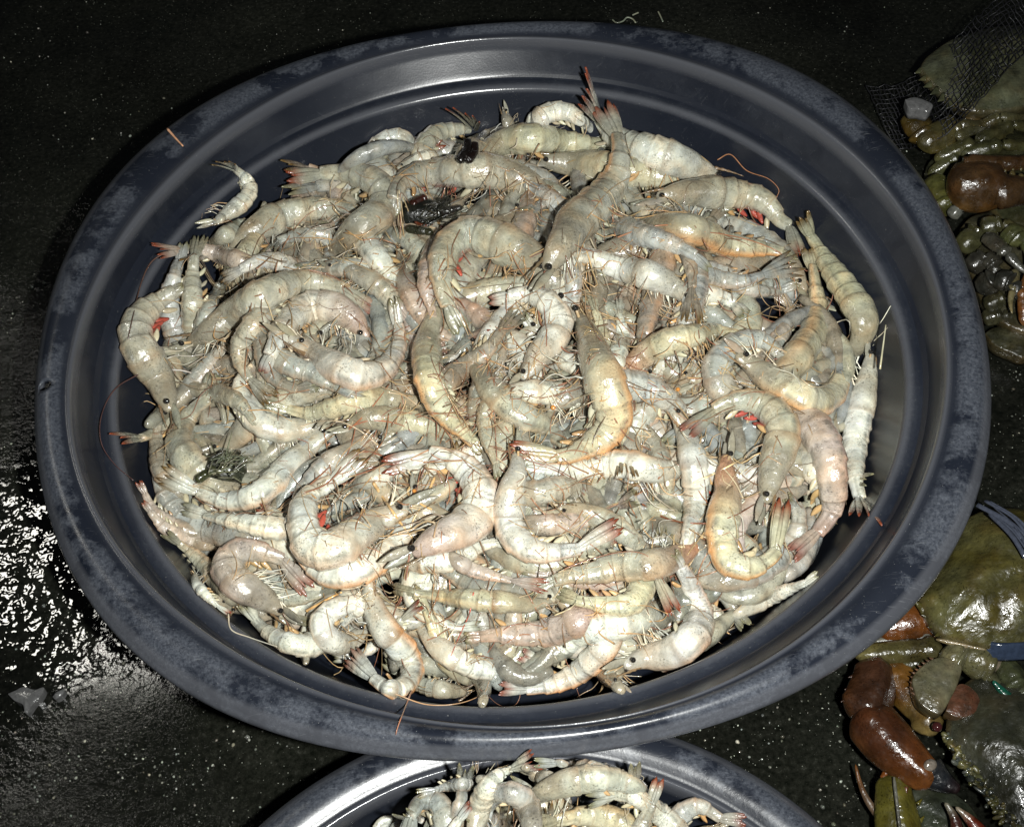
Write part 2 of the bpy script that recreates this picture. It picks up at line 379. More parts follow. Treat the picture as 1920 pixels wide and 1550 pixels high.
def wall_h(x, y):
    r = np.hypot(x, y); return np.where(r < 0.2607, RIM - 0.0415 - 0.0765 * (0.2607 - r) / 0.030, np.where(r < .274, RIM - .0328, np.minimum(RIM - 0.031 + (r - 0.274) / 0.0087 * 0.024, RIM))) * (y > -.31)
def hidx(x, y): return np.clip(((x - HX0) / HS).astype(int), 0, HN - 1), np.clip(((y - HY0) / HS).astype(int), 0, HN - 1)
def hget(x, y):
    i, j = hidx(np.asarray(x), np.asarray(y)); return H[i, j]
def hdisc(x, y, r, q=0.6):
    out = []
    for a, b_, c in zip(x, y, r):
        k = max(1, int(c * 0.75 / HS)); i, j = int((a - HX0) / HS), int((b_ - HY0) / HS)
        i = min(max(i, k), HN - k - 1); j = min(max(j, k), HN - k - 1)
        pt = H[i - k:i + k + 1, j - k:j + k + 1]
        out.append(pt.mean() * (1 - q) + pt.max() * q)
    return np.array(out)
def stamp(P, r, f=0.9):
    for p, c in zip(P, r):
        k = int(c / HS) + 1; i, j = int((p[0] - HX0) / HS), int((p[1] - HY0) / HS)
        i0, i1, j0, j1 = max(i - k, 0), min(i + k + 1, HN), max(j - k, 0), min(j + k + 1, HN)
        if i0 >= i1 or j0 >= j1: continue
        d2 = (gX[i0:i1, j0:j1] - p[0]) ** 2 + (gY[i0:i1, j0:j1] - p[1]) ** 2
        h = p[2] + np.sqrt(np.clip(c * c - d2, 0, None)) * f
        H[i0:i1, j0:j1] = np.where(d2 < c * c, np.maximum(H[i0:i1, j0:j1], h), H[i0:i1, j0:j1])

# ------------------------------------------------------------------ shrimp
WS = 1.21
BODY_U = [0, .05, .12, .135, .2, .28, .36, .44, .52, .60, .70, .80, .88, .94, .98, 1.0]
BODY_R = [.36, .44, .49, .54, .65, .76, .85, .92, .96, .96, .90, .77, .62, .46, .33, .16]
SEG = [0, .135, .215, .30, .39, .48, .575, 1.01]
PAL = {  # real shell colours: main, belly
    'g': ((.27, .262, .200), (.41, .395, .32)), 'w': ((.44, .44, .375), (.56, .55, .485)), 'y': ((.35, .33, .22), (.46, .435, .32)),
    'p': ((.305, .25, .205), (.41, .36, .30)), 'b': ((.255, .262, .235), (.375, .38, .345)), 'k': ((.215, .185, .14), (.30, .275, .225)), 'd': ((.17, .165, .135), (.24, .235, .20))}
TIP = {'r': (.16, .035, .014), 'o': (.11, .065, .02), 'n': (.15, .14, .08), 'p': (.20, .075, .05)}
def lerp(a, b, t): return np.asarray(a) * (1 - t) + np.asarray(b) * t

LATE = []
def late_feelers(root, c0, e, hT, R, top, group, loc):
    if top:
        for q in range(4):                        # short whips in front of the eyes
            l = R * rng.uniform(2.2, 4.2); t = np.linspace(0, 1, 16); h2 = hT.copy(); h2[2] = 0; h2 = nrm(h2); p2 = np.array([-h2[1], h2[0], 0])
            an = rng.normal(0, .35) + rng.normal(0, 1.0) * t
            Q = e + hT * R * .3 + np.cumsum((h2 * np.cos(an)[:, None] + p2 * np.sin(an)[:, None]) * (l / 16), axis=0)
            rq = np.hypot(Q[:, 0], Q[:, 1])
            if group.endswith('big basin') and rq.max() > .25: continue
            Q[:, 2] = smooth1(np.maximum(hget(Q[:, 0], Q[:, 1]) + .0008, RIM - .09), 1, 2)
            bq = Buf(); tube(bq, Q, np.linspace(R * .035, R * .012, 16), np.linspace(R * .035, R * .012, 16), UP, 5, jit((.36, .28, .17), .15)); loc('antennule', bq, M_LEG)
    na = 2 if top else (1 if rng.random() < .4 else 0)
    for q in range(na):
        l = R * rng.uniform(6, 15); n_ = 40; t = np.linspace(0, 1, n_)
        ang = rng.uniform(-.5, .5) + np.cumsum(np.full(n_, rng.normal(0, 2.3) / n_)) + .25 * np.sin(t * rng.uniform(3, 9))
        h2 = hT.copy(); h2[2] = 0; h2 = nrm(h2); p2 = np.array([-h2[1], h2[0], 0])
        dirs = h2 * np.cos(ang)[:, None] + p2 * np.sin(ang)[:, None]
        Q = e + hT * R * .5 + np.cumsum(dirs * (l / n_), axis=0)
        big = group.endswith('big basin'); rQ = np.hypot(Q[:, 0], Q[:, 1]) if big else np.hypot(Q[:, 0] - B2[0], Q[:, 1] - B2[1])
        kk = np.nonzero(rQ > (.248 if big else .15))[0]
        if len(kk):
            if kk[0] < 8: continue
            Q = spline(Q[:kk[0]], n_)
        Q[:, 2] = np.maximum(hget(Q[:, 0], Q[:, 1]) + .0012, RIM - .08); Q[:, 2] = smooth1(Q[:, 2], 2, 2) + .0005; Q[0] = e + hT * R * .4
        rr_ = np.linspace(R * .040, R * .016, n_)
        ac = jit([(.15, .08, .045), (.32, .22, .11), (.20, .09, .055), (.11, .08, .05)][rng.integers(4)], .1)
        bq = Buf(); tube(bq, Q, rr_, rr_, UP, 5, ac); loc('antenna', bq, M_LEG)

def shrimp(label, pts, wpx, fl='', cat='shrimp', group='shrimp heaped in the big basin', top=True, lift=0.0, cover=None):
    """pts: photograph pixels tail tip, tail base, ... front of head.  fl: palette letter, tail letter, then options"""
    global H
    pal = fl[0]; tipc = fl[1] if fl[1:2] and fl[1] in 'ronp' else 'n'; opt = fl[2:] if fl[1:2] and fl[1] in 'ronp' else fl[1:]
    pts = np.array(pts, float); nb = 112 if top else 50; m = 22 if top else 14
    pl_len = np.linalg.norm(np.diff(pts[1:], axis=0), axis=1).sum()
    need = 5.2 * wpx - pl_len
    if pl_len < 4.1 * wpx:                                   # the photograph hides the front of this one: carry the body on beneath its neighbours
        sink_from = pl_len / (pl_len + need); k_ = max(1, int(math.ceil(need / 28)))
        d0 = pts[-1] - pts[-2]; d0 = d0 / np.linalg.norm(d0); big_ = group.endswith('big basin'); tow = (np.array([935., 755.]) if big_ else np.array([1050., 1700.])) - pts[-1]; cr0 = d0[0] * tow[1] - d0[1] * tow[0]; tn = math.copysign(.13, cr0)
        ext = []; p_ = pts[-1].copy(); st = need / k_
        for _ in range(k_):
            found = None
            for da in (tn, tn * 2, -tn, tn * 2.8):
                dd_ = np.array([d0[0] * math.cos(da) - d0[1] * math.sin(da), d0[0] * math.sin(da) + d0[1] * math.cos(da)]); q_ = p_ + dd_ * (st + wpx * .7)
                if (((q_[0] - 935) / 640) ** 2 + ((q_[1] - 755) / 500) ** 2 < 1 if big_ else ((q_[0] - 1050) / 340) ** 2 + ((q_[1] - 1720) / 262) ** 2 < 1): found = dd_; break
            if found is None: break
            d0 = found; p_ = p_ + d0 * st; ext.append(p_.copy())
        got = pl_len + st * len(ext); umax = 1.0; sink_from = min(.9, pl_len / max(got, 1e-6))
        if got < 4.5 * wpx: wpx = max(.66 * wpx, got / 4.5)
        if ext: pts = np.vstack([pts, ext])
    else: sink_from = 2; umax = 1.0
    line = spline(pts[1:], nb)
    seg = np.diff(pts[1:], axis=0); cr = np.sum(seg[:-1, 0] * seg[1:, 1] - seg[:-1, 1] * seg[1:, 0]) if len(seg) > 1 else 1
    side = -1 if cr > 0 else 1                    # dorsal on the outside of the curl (+1 = right of travel)
    if '-' in opt: side = -side
    roll = math.radians(62 if '^' in opt else 12 if 'v' in opt else 28)
    u = np.linspace(0, umax, nb)
    if umax < 1: sink_from = min(sink_from, umax - .12)
    rp = np.interp(u, BODY_U, BODY_R)
    dist = np.linalg.norm(px(pts[1][0], pts[1][1], RIM - 0.02) - CAM) * 0.985
    R = wpx * 0.5 * WS * dist / FPX
    rad = rp * R
    z = np.full(nb, RIM - 0.03)
    lim = RIM + (0.060 if top else 0.0)
    for it_ in range(6):
        P = np.array([px(x, y, zz) for (x, y), zz in zip(line, z)])
        und = hdisc(P[:, 0], P[:, 1], rad, .78 if top else .55)
        zn = und + (np.maximum(rad * .58, R * .40) if top else rad * .42) + lift
        zn = np.maximum(smooth1(zn, 6, 2), smooth1(und, 3) + rad * 0.15)
        zn = smooth1(zn, 5, 2)
        zn = np.maximum(zn, wall_h(P[:, 0], P[:, 1]) + rad * .85)
        if top and sink_from < 1 and 'E' not in opt: zn = zn - np.clip((u - sink_from) / (umax - sink_from), 0, 1) * rad.max() * 1.3
        z = (z + 2 * np.minimum(zn, lim)) / 3
    P = np.array([px(x, y, zz) for (x, y), zz in zip(line, z)])
    P = smooth1(P, 1)
    T = nrm(np.gradient(P, axis=0))
    S = nrm(np.cross(T, UP)) * side
    Nn = nrm(np.cross(S * side, T))
    D = math.cos(roll) * S + math.sin(roll) * Nn
    D = nrm(D - (D * T).sum(1, keepdims=True) * T); L = np.cross(T, D)
    c0 = P[nb // 2].copy(); c0[2] = z.min() - R * 0.8
    root = empty('shrimp', c0); tag(root, label, cat, group)
    loc = lambda name, buf, mat, par=root: build(name, buf, mat, par, origin=c0)
    # ---- body with overlapping shell plates
    seg_i = np.searchsorted(SEG, u, side='right') - 1
    s0 = np.array(SEG)[seg_i]; s1 = np.array(SEG)[np.minimum(seg_i + 1, len(SEG) - 1)]
    fr = (u - s0) / (s1 - s0)
    amp = np.where(seg_i < 6, 0.115, 0.08)
    saw = 1 + amp * (1 - fr) ** 2.2 - 0.03
    a = rad * saw; bb = rad * saw * np.interp(u, [0, .3, .6, 1], [.62, .78, .82, .75])
    if top: lump = 1 + 0.02 * np.sin(u * 37 + rng.random() * 6) + 0.02 * np.sin(u * 19 + rng.random() * 6); a = a * lump; bb = bb * lump
    ph = np.arange(m) / m * 2 * math.pi
    def shp(A, B, ph_):
        v = np.clip(-np.cos(ph_), 0, 1)[None]
        ab = (u < 0.58)[:, None]
        A = A * np.where(ab, 1 - 0.16 * v, 1 - 0.08 * v); B = B * (1 - 0.22 * v * v)
        return A, B
    main, belly = (jit(c) for c in PAL[pal])
    C = np.zeros((nb, m, 3)) + main
    wv = (0.5 - 0.5 * np.cos(ph))[None, :, None]
    C = lerp(C, np.broadcast_to(belly, C.shape), wv * 0.75)
    # muscle bands and shell edges
    band = (np.exp(-((fr - 0.55) / 0.3) ** 2) * (seg_i < 6))[:, None, None]
    C = C * (1 + 0.12 * band)
    edge = (np.exp(-(fr / 0.09) ** 2) * (seg_i > 0) * (seg_i < 7))[:, None, None]
    es = 0.8 if 's' in opt else 0.42
    C = lerp(C, np.array([.20, .13, .07]) + 0 * C, edge * es * 1.15 * (0.45 + 0.55 * (1 - wv)))
    light = (np.exp(-((fr - 0.12) / 0.06) ** 2) * (seg_i > 0) * (seg_i < 7))[:, None, None]; C = C * (1 + 0.18 * light)
    # orange keel and dark gut
    k = {'O': 0.85, 'o': 0.45}.get('O' if 'O' in opt else 'o' if 'o' in opt else '', 0.22)
    dphi = np.minimum(ph, 2 * math.pi - ph)
    keel = np.exp(-(dphi / 0.42) ** 2)[None, :, None] * np.interp(u, [0, .5, .75, 1], [1, 1, .7, .5])[:, None, None]
    kc = np.array([.52, .24, .08]) if 'P' not in opt else np.array([.50, .24, .17])
    C = lerp(C, kc + 0 * C, keel * k)
    gut = np.exp(-((dphi - 0.62) / 0.11) ** 2)[None, :, None] * (u < 0.56)[:, None, None] * (0.5 + 0.5 * np.sin(u * 130 + 3 * np.sin(u * 40)))[:, None, None]
    C = lerp(C, np.array([.11, .11, .09]) + 0 * C, gut * 0.75)
    for pc in (.95, 1.5):                          # long seams on the last shell ring
        sm = np.exp(-((dphi - pc) / .10) ** 2)[None, :, None] * (u < .135)[:, None, None]; C = lerp(C, np.array([.15, .14, .10]) + 0 * C, sm * .7)
    blot = np.sin(u[:, None] * 47 + 2 * np.sin(ph[None] * 2 + 1)) * np.sin(ph[None] * 3 + u[:, None] * 21)
    C = C * (1 + .13 * blot[..., None])
    # head: brownish, translucent, dark organ blotch
    hd = np.interp(u, [0.57, 0.68, .85, 1], [0, .5, .9, 1.0])[:, None, None]
    hcol = np.array([.215, .19, .14]) if 'h' not in opt else np.array([.27, .13, .075])
    C = lerp(C, hcol + 0 * C, hd * (0.9 if pal != 'w' else 0.6))
    bl = np.exp(-((u - 0.74) / 0.06) ** 2)[:, None, None] * np.exp(-((dphi - 0.9) / 0.6) ** 2)[None, :, None]
    C = lerp(C, np.array([.13, .10, .06]) + 0 * C, bl * (0.5 if pal != 'w' else 0.2))
    if 'R' in opt:
        rb = np.exp(-((u - rng.uniform(.3, .45)) / 0.09) ** 2)[:, None, None] * np.clip((dphi - 2.2) / 0.6, 0, 1)[None, :, None]
        C = lerp(C, np.array([.36, .09, .06]) + 0 * C, rb * 0.9)
    if 't' in opt: C = lerp(C, TIP[tipc] + 0 * C, np.interp(u, [0, .2], [.35, 0])[:, None, None])
    b = Buf(); tube(b, P, a, bb, D, m, C, shape=shp); loc('body', b, M_SHELL)
    # ---- tail fan
    Tt = px(pts[0][0], pts[0][1], z[0]); ht = hdisc([Tt[0]], [Tt[1]], [R * .5])[0]
    zt = max(ht + 0.004, z[0] - 0.015) if not 'u' in opt else max(ht + 0.004, z[0])
    zt = min(zt, lim); zt = max(zt, float(wall_h(Tt[0], Tt[1])) + .005)
    Tt = px(pts[0][0], pts[0][1], zt); base = P[0] + T[0] * rad[0] * 0.3
    ax = Tt - base; LT = np.linalg.norm(ax); ax = ax / LT
    sd = nrm(np.cross(ax, UP)); upn = np.cross(sd, ax)
    spread = rng.uniform(.05, .12)
    tipcol = np.array(TIP[tipc]); bc = lerp(main, belly, .3)
    def blade(buf, o, dirv, l, wd, th, off):
        n_ = 12; t = np.linspace(0, 1, n_); wds = wd * np.sin(np.clip(0.10 + 0.86 * t, 0, 1) ** 0.85 * math.pi) ** 0.6; wds[-1] *= .5
        Q = o + dirv * (t * l)[:, None] + upn * (off + 0.10 * l * np.sin(t * 2.4) * 0.3)[:, None]
        cc = lerp(np.tile(bc * .85, (n_, 1)), np.tile(jit(tipcol), (n_, 1)), (np.clip((t - .50) / .42, 0, 1) ** 1.1)[:, None])
        mm_ = 10; col = np.repeat(cc[:, None], mm_, 1); dk = np.array([1, .8, 1, 1, .8, 1, .8, 1, 1, .8])[None, :, None]; col = col * dk
        tube(buf, Q, th, wds, upn, mm_, col)
    root_t = base
    tb = Buf(); blade(tb, root_t, ax, LT * .86, rad[0] * .34, rad[0] * .22, 0.0012)
    tf = loc('tail_fan', tb, M_FIN)
    for q, (an, ll, ww, of) in enumerate(((-spread, 1, .5, 0), (spread, 1, .5, 0.0004), (-spread * 2.0, .95, .45, -0.0015), (spread * 2.0, .95, .45, -0.0012))):
        if not top and q > 1: break
        dv = ax * math.cos(an) + sd * math.sin(an)
        tb = Buf(); blade(tb, root_t + sd * math.copysign(rad[0] * .25, an), dv, LT * ll * (1 + rng.normal(0, .03)), rad[0] * ww * 1.25, rad[0] * .17, of + rng.normal(0, .0003))
        loc('uropod', tb, M_FIN, tf)
    stamp(np.linspace(base, Tt, 14), np.full(14, rad[0] * .7), 0.5)
    # ---- limbs
    legc = [(.34, .32, .25), (.40, .28, .15), (.42, .41, .36), (.22, .17, .12), (.30, .30, .26)]
    V = -D
    def limb(name, u0, l1, l2, l3, lat, r0, col, fwd=0.5):
        i = min(nb - 2, int(u0 / umax * (nb - 1))); o = P[i] + V[i] * a[i] * .78 + L[i] * lat * bb[i] * .5
        out = V[i].copy(); out[2] *= .3
        if roll > 1: out = out * .5 + L[i] * (1.0 if lat > 0 else -1.0); out[2] *= .3
        out = nrm(out); t = T[i].copy(); t[2] *= .3
        aa = rng.normal(0, .35)
        p1 = o + nrm(out * (1 - fwd) + t * fwd) * l1
        d2 = nrm(out * .5 + t * (.8 + aa)); p2 = p1 + d2 * l2
        d3 = nrm(out * (.2 + rng.normal(0, .5)) + t * (.7 + rng.normal(0, .6))); p3 = p2 + d3 * l3
        pl = spline([o, p1, p2, p3], 14)
        pl[4:, 2] = np.maximum(pl[0, 2] - R * .5, hget(pl[4:, 0], pl[4:, 1]) + .0006)
        pl[:, 2] = np.minimum(smooth1(pl[:, 2], 1), pl[0, 2] + R * .5)
        rr_ = np.linspace(r0, r0 * .35, 14)
        bq = Buf(); cc = np.linspace(0, 1, 14)[:, None] * (np.array((.45, .24, .08)) - col) * rng.uniform(0, .45) + col
        tube(bq, pl, rr_, rr_ * .8, UP, 6, cc)
        if name is None: return bq
        return loc(name, bq, M_LEG)
    LG = R * 1.0
    if umax < .8 and 'x' not in opt: opt += 'x'
    if top and 'x' not in opt:
        for q in range(6):
            limb('walking_leg', .64 + .035 * q, LG * rng.uniform(.6, 1), LG * rng.uniform(.7, 1.3), LG * rng.uniform(.6, 1.2), (-1) ** q * .6, R * .052, jit(legc[rng.integers(5)], .12))
        red = 'R' in opt
        for q in range(5):
            u0 = .17 + .085 * q; i = min(nb - 2, int(u0 / umax * (nb - 1))); o = P[i] + V[i] * a[i] * .7
            dirv = nrm(V[i] * .8 - T[i] * .7 + np.array([0, 0, .1])); n_ = 8; t = np.linspace(0, 1, n_); l = R * .62
            Q = o + dirv * (t * l)[:, None] - T[i] * (t ** 2 * l * .35)[:, None]
            colr = jit((.30, .06, .04) if red and q in (1, 2, 3) else (.40, .36, .25) if rng.random() < .7 else (.38, .24, .11), .12)
            bq = Buf(); tube(bq, Q, .0008, R * .17 * np.sin(.5 + t * 2.3), np.cross(dirv, D[i]) + L[i], 6, colr); loc('swimmeret', bq, M_LEG)
        if 'F' in opt or rng.random() < .2:          # pale bristly mouthparts
            bq = Buf()
            for q in range(16 if 'F' in opt else 7):
                i = min(nb - 2, int(rng.uniform(.66, .93) / umax * (nb - 1))); o = P[i] + V[i] * a[i] * .7 + Nn[i] * R * .25 * rng.random()
                d_ = nrm(V[i] * rng.uniform(.1, .7) + T[i] * rng.uniform(.5, 1.2) + rng.normal(0, .3, 3)); t = np.linspace(0, 1, 6); l = R * rng.uniform(.7, 1.6)
                Q = o + d_ * (t * l)[:, None] + rng.normal(0, .22, 3) * (t ** 2 * l)[:, None]; Q[:, 2] = np.maximum(Q[:, 2], hget(Q[:, 0], Q[:, 1]) + .0005)
                tube(bq, Q, R * .035 * (1.1 - t), R * .05 * (1.1 - t), UP, 5, jit((.60, .58, .47), .08))
            loc('bristles', bq, M_LEG)
    elif 'x' not in opt:
        bq = Buf()
        for q in range(5):
            q_ = limb(None, .64 + .045 * q, LG * .8, LG, LG * .8, (-1) ** q * .6, R * .06, jit(legc[rng.integers(5)], .12)); bq.add(q_.v[0], q_.f[0], q_.c[0])
        loc('walking_legs', bq, M_LEG)
    # ---- rostrum, scales, eyes, antennae
    if 'x' not in opt and umax > .97:
        hT = T[-8:].mean(0); hT[2] = max(hT[2], .04); hT = nrm(hT); hD = D[-8]; e = P[-6]
        n_ = 16; t = np.linspace(0, 1, n_); lr = R * 2.5
        Q = e - hT * R * 1.0 + hD * R * .30 + hT * (t * lr)[:, None] + hD * (R * .12 * np.sin(t * 3))[:, None]
        zz = np.where(np.arange(n_) % 2 == 0, 1.0, .55)
        bq = Buf(); tube(bq, Q, R * .17 * (1.08 - t) * zz, R * .085 * (1.08 - t), hD, 6, jit((.15, .10, .055), .15)); loc('rostrum', bq, M_FIN)
        for sg in (-1, 1):
            n_ = 10; t = np.linspace(0, 1, n_); l = R * rng.uniform(1.3, 1.9)
            sdv = L[-8] * sg
            Q = e + sdv * R * .16 - hD * R * .15 + hT * (t * l)[:, None] + sdv * (R * .15 * t)[:, None]
            bq = Buf(); tube(bq, Q, R * .06, R * .21 * np.sin(.35 + t * 2.6), hD * .3 + Nn[-8], 8, jit((.22, .205, .155), .12)); loc('antennal_scale', bq, M_FIN)
            eye = e + sdv * R * .44 + hD * R * .10 + hT * R * .20 + Nn[-8] * R * .22; er = R * .145
            tt = np.linspace(-1, 1, 9); Q = eye + hT * (tt * er)[:, None]; rr_ = er * np.sqrt(np.clip(1 - tt ** 2, 0.001, 1))
            ec = (.40, .17, .04) if rng.random() < .07 else (.012, .011, .010)  # a few eyes painted orange to stand for flash eyeshine
            bq = Buf(); tube(bq, Q, rr_, rr_, hD, 10, ec); ey = loc('eye', bq, M_EYE)
            bq = Buf(); tube(bq, np.linspace(e + sdv * R * .1, eye, 4), er * .55, er * .55, hD, 6, (.40, .28, .15)); loc('eye_stalk', bq, M_LEG, ey)
        LATE.append((root, c0, e, hT, R, top, group, loc))
    stamp(P, rad * .82)
    return root

# ------------------------------------------------------------------ the pile: hidden lower layers first
FILL_G = 'shrimp half buried low in the big basin'
def in_pile(x, y, m=0.9):
    return ((x - 935) / (690 * m)) ** 2 + ((y - 755) / (545 * m)) ** 2 < 1
LM = [('the large S shaped centre shrimp', 1120, 720), ('the tail of the large S shaped shrimp', 1000, 850), ('the left yellow white curl', 590, 980), ('the right yellow white curl', 880, 930),
      ('the L shaped white shrimp', 970, 970), ('the diagonal red tailed shrimp', 1140, 350), ('the big curl with red legs', 845, 500), ('the long brown backed shrimp', 500, 555), ('the S curved shrimp', 660, 690),
      ('the C shaped shrimp by the left wall', 280, 640), ('the olive tailed long shrimp', 440, 920), ('the pink hook shaped shrimp', 450, 1060), ('the white ring shrimp', 640, 1165), ('the straight banded shrimp', 880, 1120),
      ('the bent pale shrimp at lower right', 1300, 1150), ('the orange backed U shrimp', 1370, 1030), ('the pink tailed hooked shrimp', 1420, 780), ('the U shaped shrimp on the right', 1500, 730),
      ('the upright speckled shrimp', 1525, 570), ('the red bellied shrimp at upper right', 1370, 370), ('the brown headed shrimp at upper right', 1380, 455), ('the broad grey shrimp at the top left', 800, 330), ('the red tailed shrimp at upper left', 640, 340),
      ('the bristle headed white shrimp', 1260, 295), ('the white arched shrimp near the centre', 1020, 600), ('the vertical white shrimp', 1300, 930), ('the belly up shrimp by the right wall', 1610, 780), ('the pink backed large shrimp', 1550, 900),
      ('the pale half curl', 590, 590), ('the orange edged olive shrimp', 860, 795), ('the olive pointed shrimp', 600, 770), ('the brown speckled head down shrimp', 820, 1200), ('the plump white bottom shrimp', 1080, 1200), ('the white bristly slanting shrimp', 730, 510),
      ('the translucent brown standing shrimp', 1210, 610), ('the ring curled shrimp', 1360, 680), ('the orange headed shrimp', 1330, 630)]
PN = {'g': 'grey green', 'b': 'bluish grey', 'k': 'brownish', 'd': 'dark grey', 'w': 'whitish', 'p': 'pinkish', 'y': 'yellowish'}
LM2 = [('the orange tailed shrimp in the small basin', 960, 1440), ('the pale blue shrimp in the small basin', 1080, 1435), ('the raised red tail in the small basin', 1225, 1490), ('the cream shrimp in the small basin', 1090, 1540), ('the wet blue shrimp in the small basin', 1320, 1515), ('the grey curled shrimp in the small basin', 800, 1520), ('the broad curled shrimp in the small basin', 950, 1500)]
USED = set()
def near_label(x, y, pal, where):
    order = sorted(LM if 'big' in where else LM2, key=lambda q: (q[1] - x) ** 2 + (q[2] - y) ** 2)
    for nick, a, b_ in order[:5]:
        dx, dy = x - a, y - b_
        v = 'above' if dy < 0 else 'below'; h = 'left of' if dx < 0 else 'right of'
        wd = h if abs(dx) > 2 * abs(dy) else v if abs(dy) > 2 * abs(dx) else v + ' and ' + h
        for half in ('half buried', 'mostly hidden'):
            l = f'{PN[pal]} {half} shrimp {wd} {nick}'
            if l not in USED and len(l.split()) <= 16: USED.add(l); return l
    return None
def filler(n, wlo, whi, m, pals, group, label, inside_fn, cx, cy, ex, ey):
    for k in range(n):
        for _ in range(50):
            x, y = cx + rng.uniform(-ex, ex), cy + rng.uniform(-ey, ey)
            if inside_fn(x, y): break
        a = rng.uniform(0, 2 * math.pi); cv = rng.uniform(-2.6, 2.6); l = rng.uniform(230, 320)
        w_ = rng.uniform(wlo, whi)
        t = np.linspace(-.5, .5, 6); an = a + cv * t
        dx, dy = np.cos(an), np.sin(an) * .85
        X = x + np.cumsum(dx) * l / 6 - np.cumsum(dx)[2] * l / 6; Y = y + np.cumsum(dy) * l / 6 - np.cumsum(dy)[2] * l / 6
        X = np.r_[X[0] - dx[0] * w_ * 1.1, X]; Y = np.r_[Y[0] - dy[0] * w_ * 1.1, Y]
        if not all(inside_fn(p, q) for p, q in zip(X, Y)):
            X = x + (X - x) * .8; Y = y + (Y - y) * .8
        pl_ = pals[rng.integers(len(pals))]
        lb = near_label(x, y, pl_, group) or label
        shrimp(lb, list(zip(X, Y)), w_, pl_ + 'ronn'[rng.integers(4)] + ('x' if ey == 250 else '') + ('^' if rng.random() < .25 else ''), group=group, top=False)
def deep_layer():
    b = Buf()
    for k in range(420):
        while True:
            x, y = rng.uniform(250, 1620), rng.uniform(230, 1290)
            if ((x - 935) / 660) ** 2 + ((y - 775) / 510) ** 2 < 1: break
        a = rng.uniform(0, 6.28); cv = rng.uniform(-2.6, 2.6); t = np.linspace(-.5, .5, 7); l = rng.uniform(180, 260); an = a + cv * t
        X = x + np.cumsum(np.cos(an)) * l / 7; Y = y + np.cumsum(np.sin(an)) * l / 7
        ok = ((X - 935) / 672) ** 2 + ((Y - 770) / 525) ** 2 < 1
        if ok.sum() < 5: continue
        L_ = spline(np.stack([X[ok], Y[ok]], 1), 24); P = np.array([px(p, q, RIM - .05) for p, q in L_])
        for _ in range(2):
            z = H0[hidx(P[:, 0], P[:, 1])] + .004 + .010 * rng.random(); z = smooth1(z, 3, 2); P = np.array([px(p, q, zz) for (p, q), zz in zip(L_, z)])
        R_ = rng.uniform(.0075, .0095); u = np.linspace(0, 1, 24); rr_ = np.interp(u, BODY_U, BODY_R) * R_ * (1 + .06 * ((u * 9) % 1))
        m_, bl = (jit(c) for c in PAL['gbkdgb'[rng.integers(6)]])
        C = m_ * .95 + np.zeros((24, 10, 3)); C[(u * 9) % 1 < .12] *= .6
        tube(b, P, rr_, rr_ * .8, UP, 10, C)
    tag(build('deep_shrimp_layer', b, M_SHELL), 'deeper layer of grey shrimp seen only through gaps in the heap', 'shrimp', kind='stuff')
deep_layer()
NF = 1.0
filler(int(62 * NF), 48, 58, .80, 'gbkd', FILL_G, 'grey shrimp lying low in the big basin, mostly hidden beneath others', lambda x, y: in_pile(x, y, .84), 935, 755, 600, 480)
filler(int(88 * NF), 44, 56, .90, 'gbkgbpw', FILL_G, 'grey shrimp lying low in the big basin, mostly hidden beneath others', lambda x, y: in_pile(x, y, .93), 935, 755, 650, 510)

filler(30, 40, 50, .90, 'gbkgbpw', FILL_G, 'grey shrimp lying low at the edge of the big basin', lambda x, y: ((x - 935) / 660) ** 2 + ((y - 765) / 505) ** 2 < 1 and ((x - 935) / 690) ** 2 + ((y - 765) / 538) ** 2 > .5 and y > 820, 935, 1060, 600, 250)

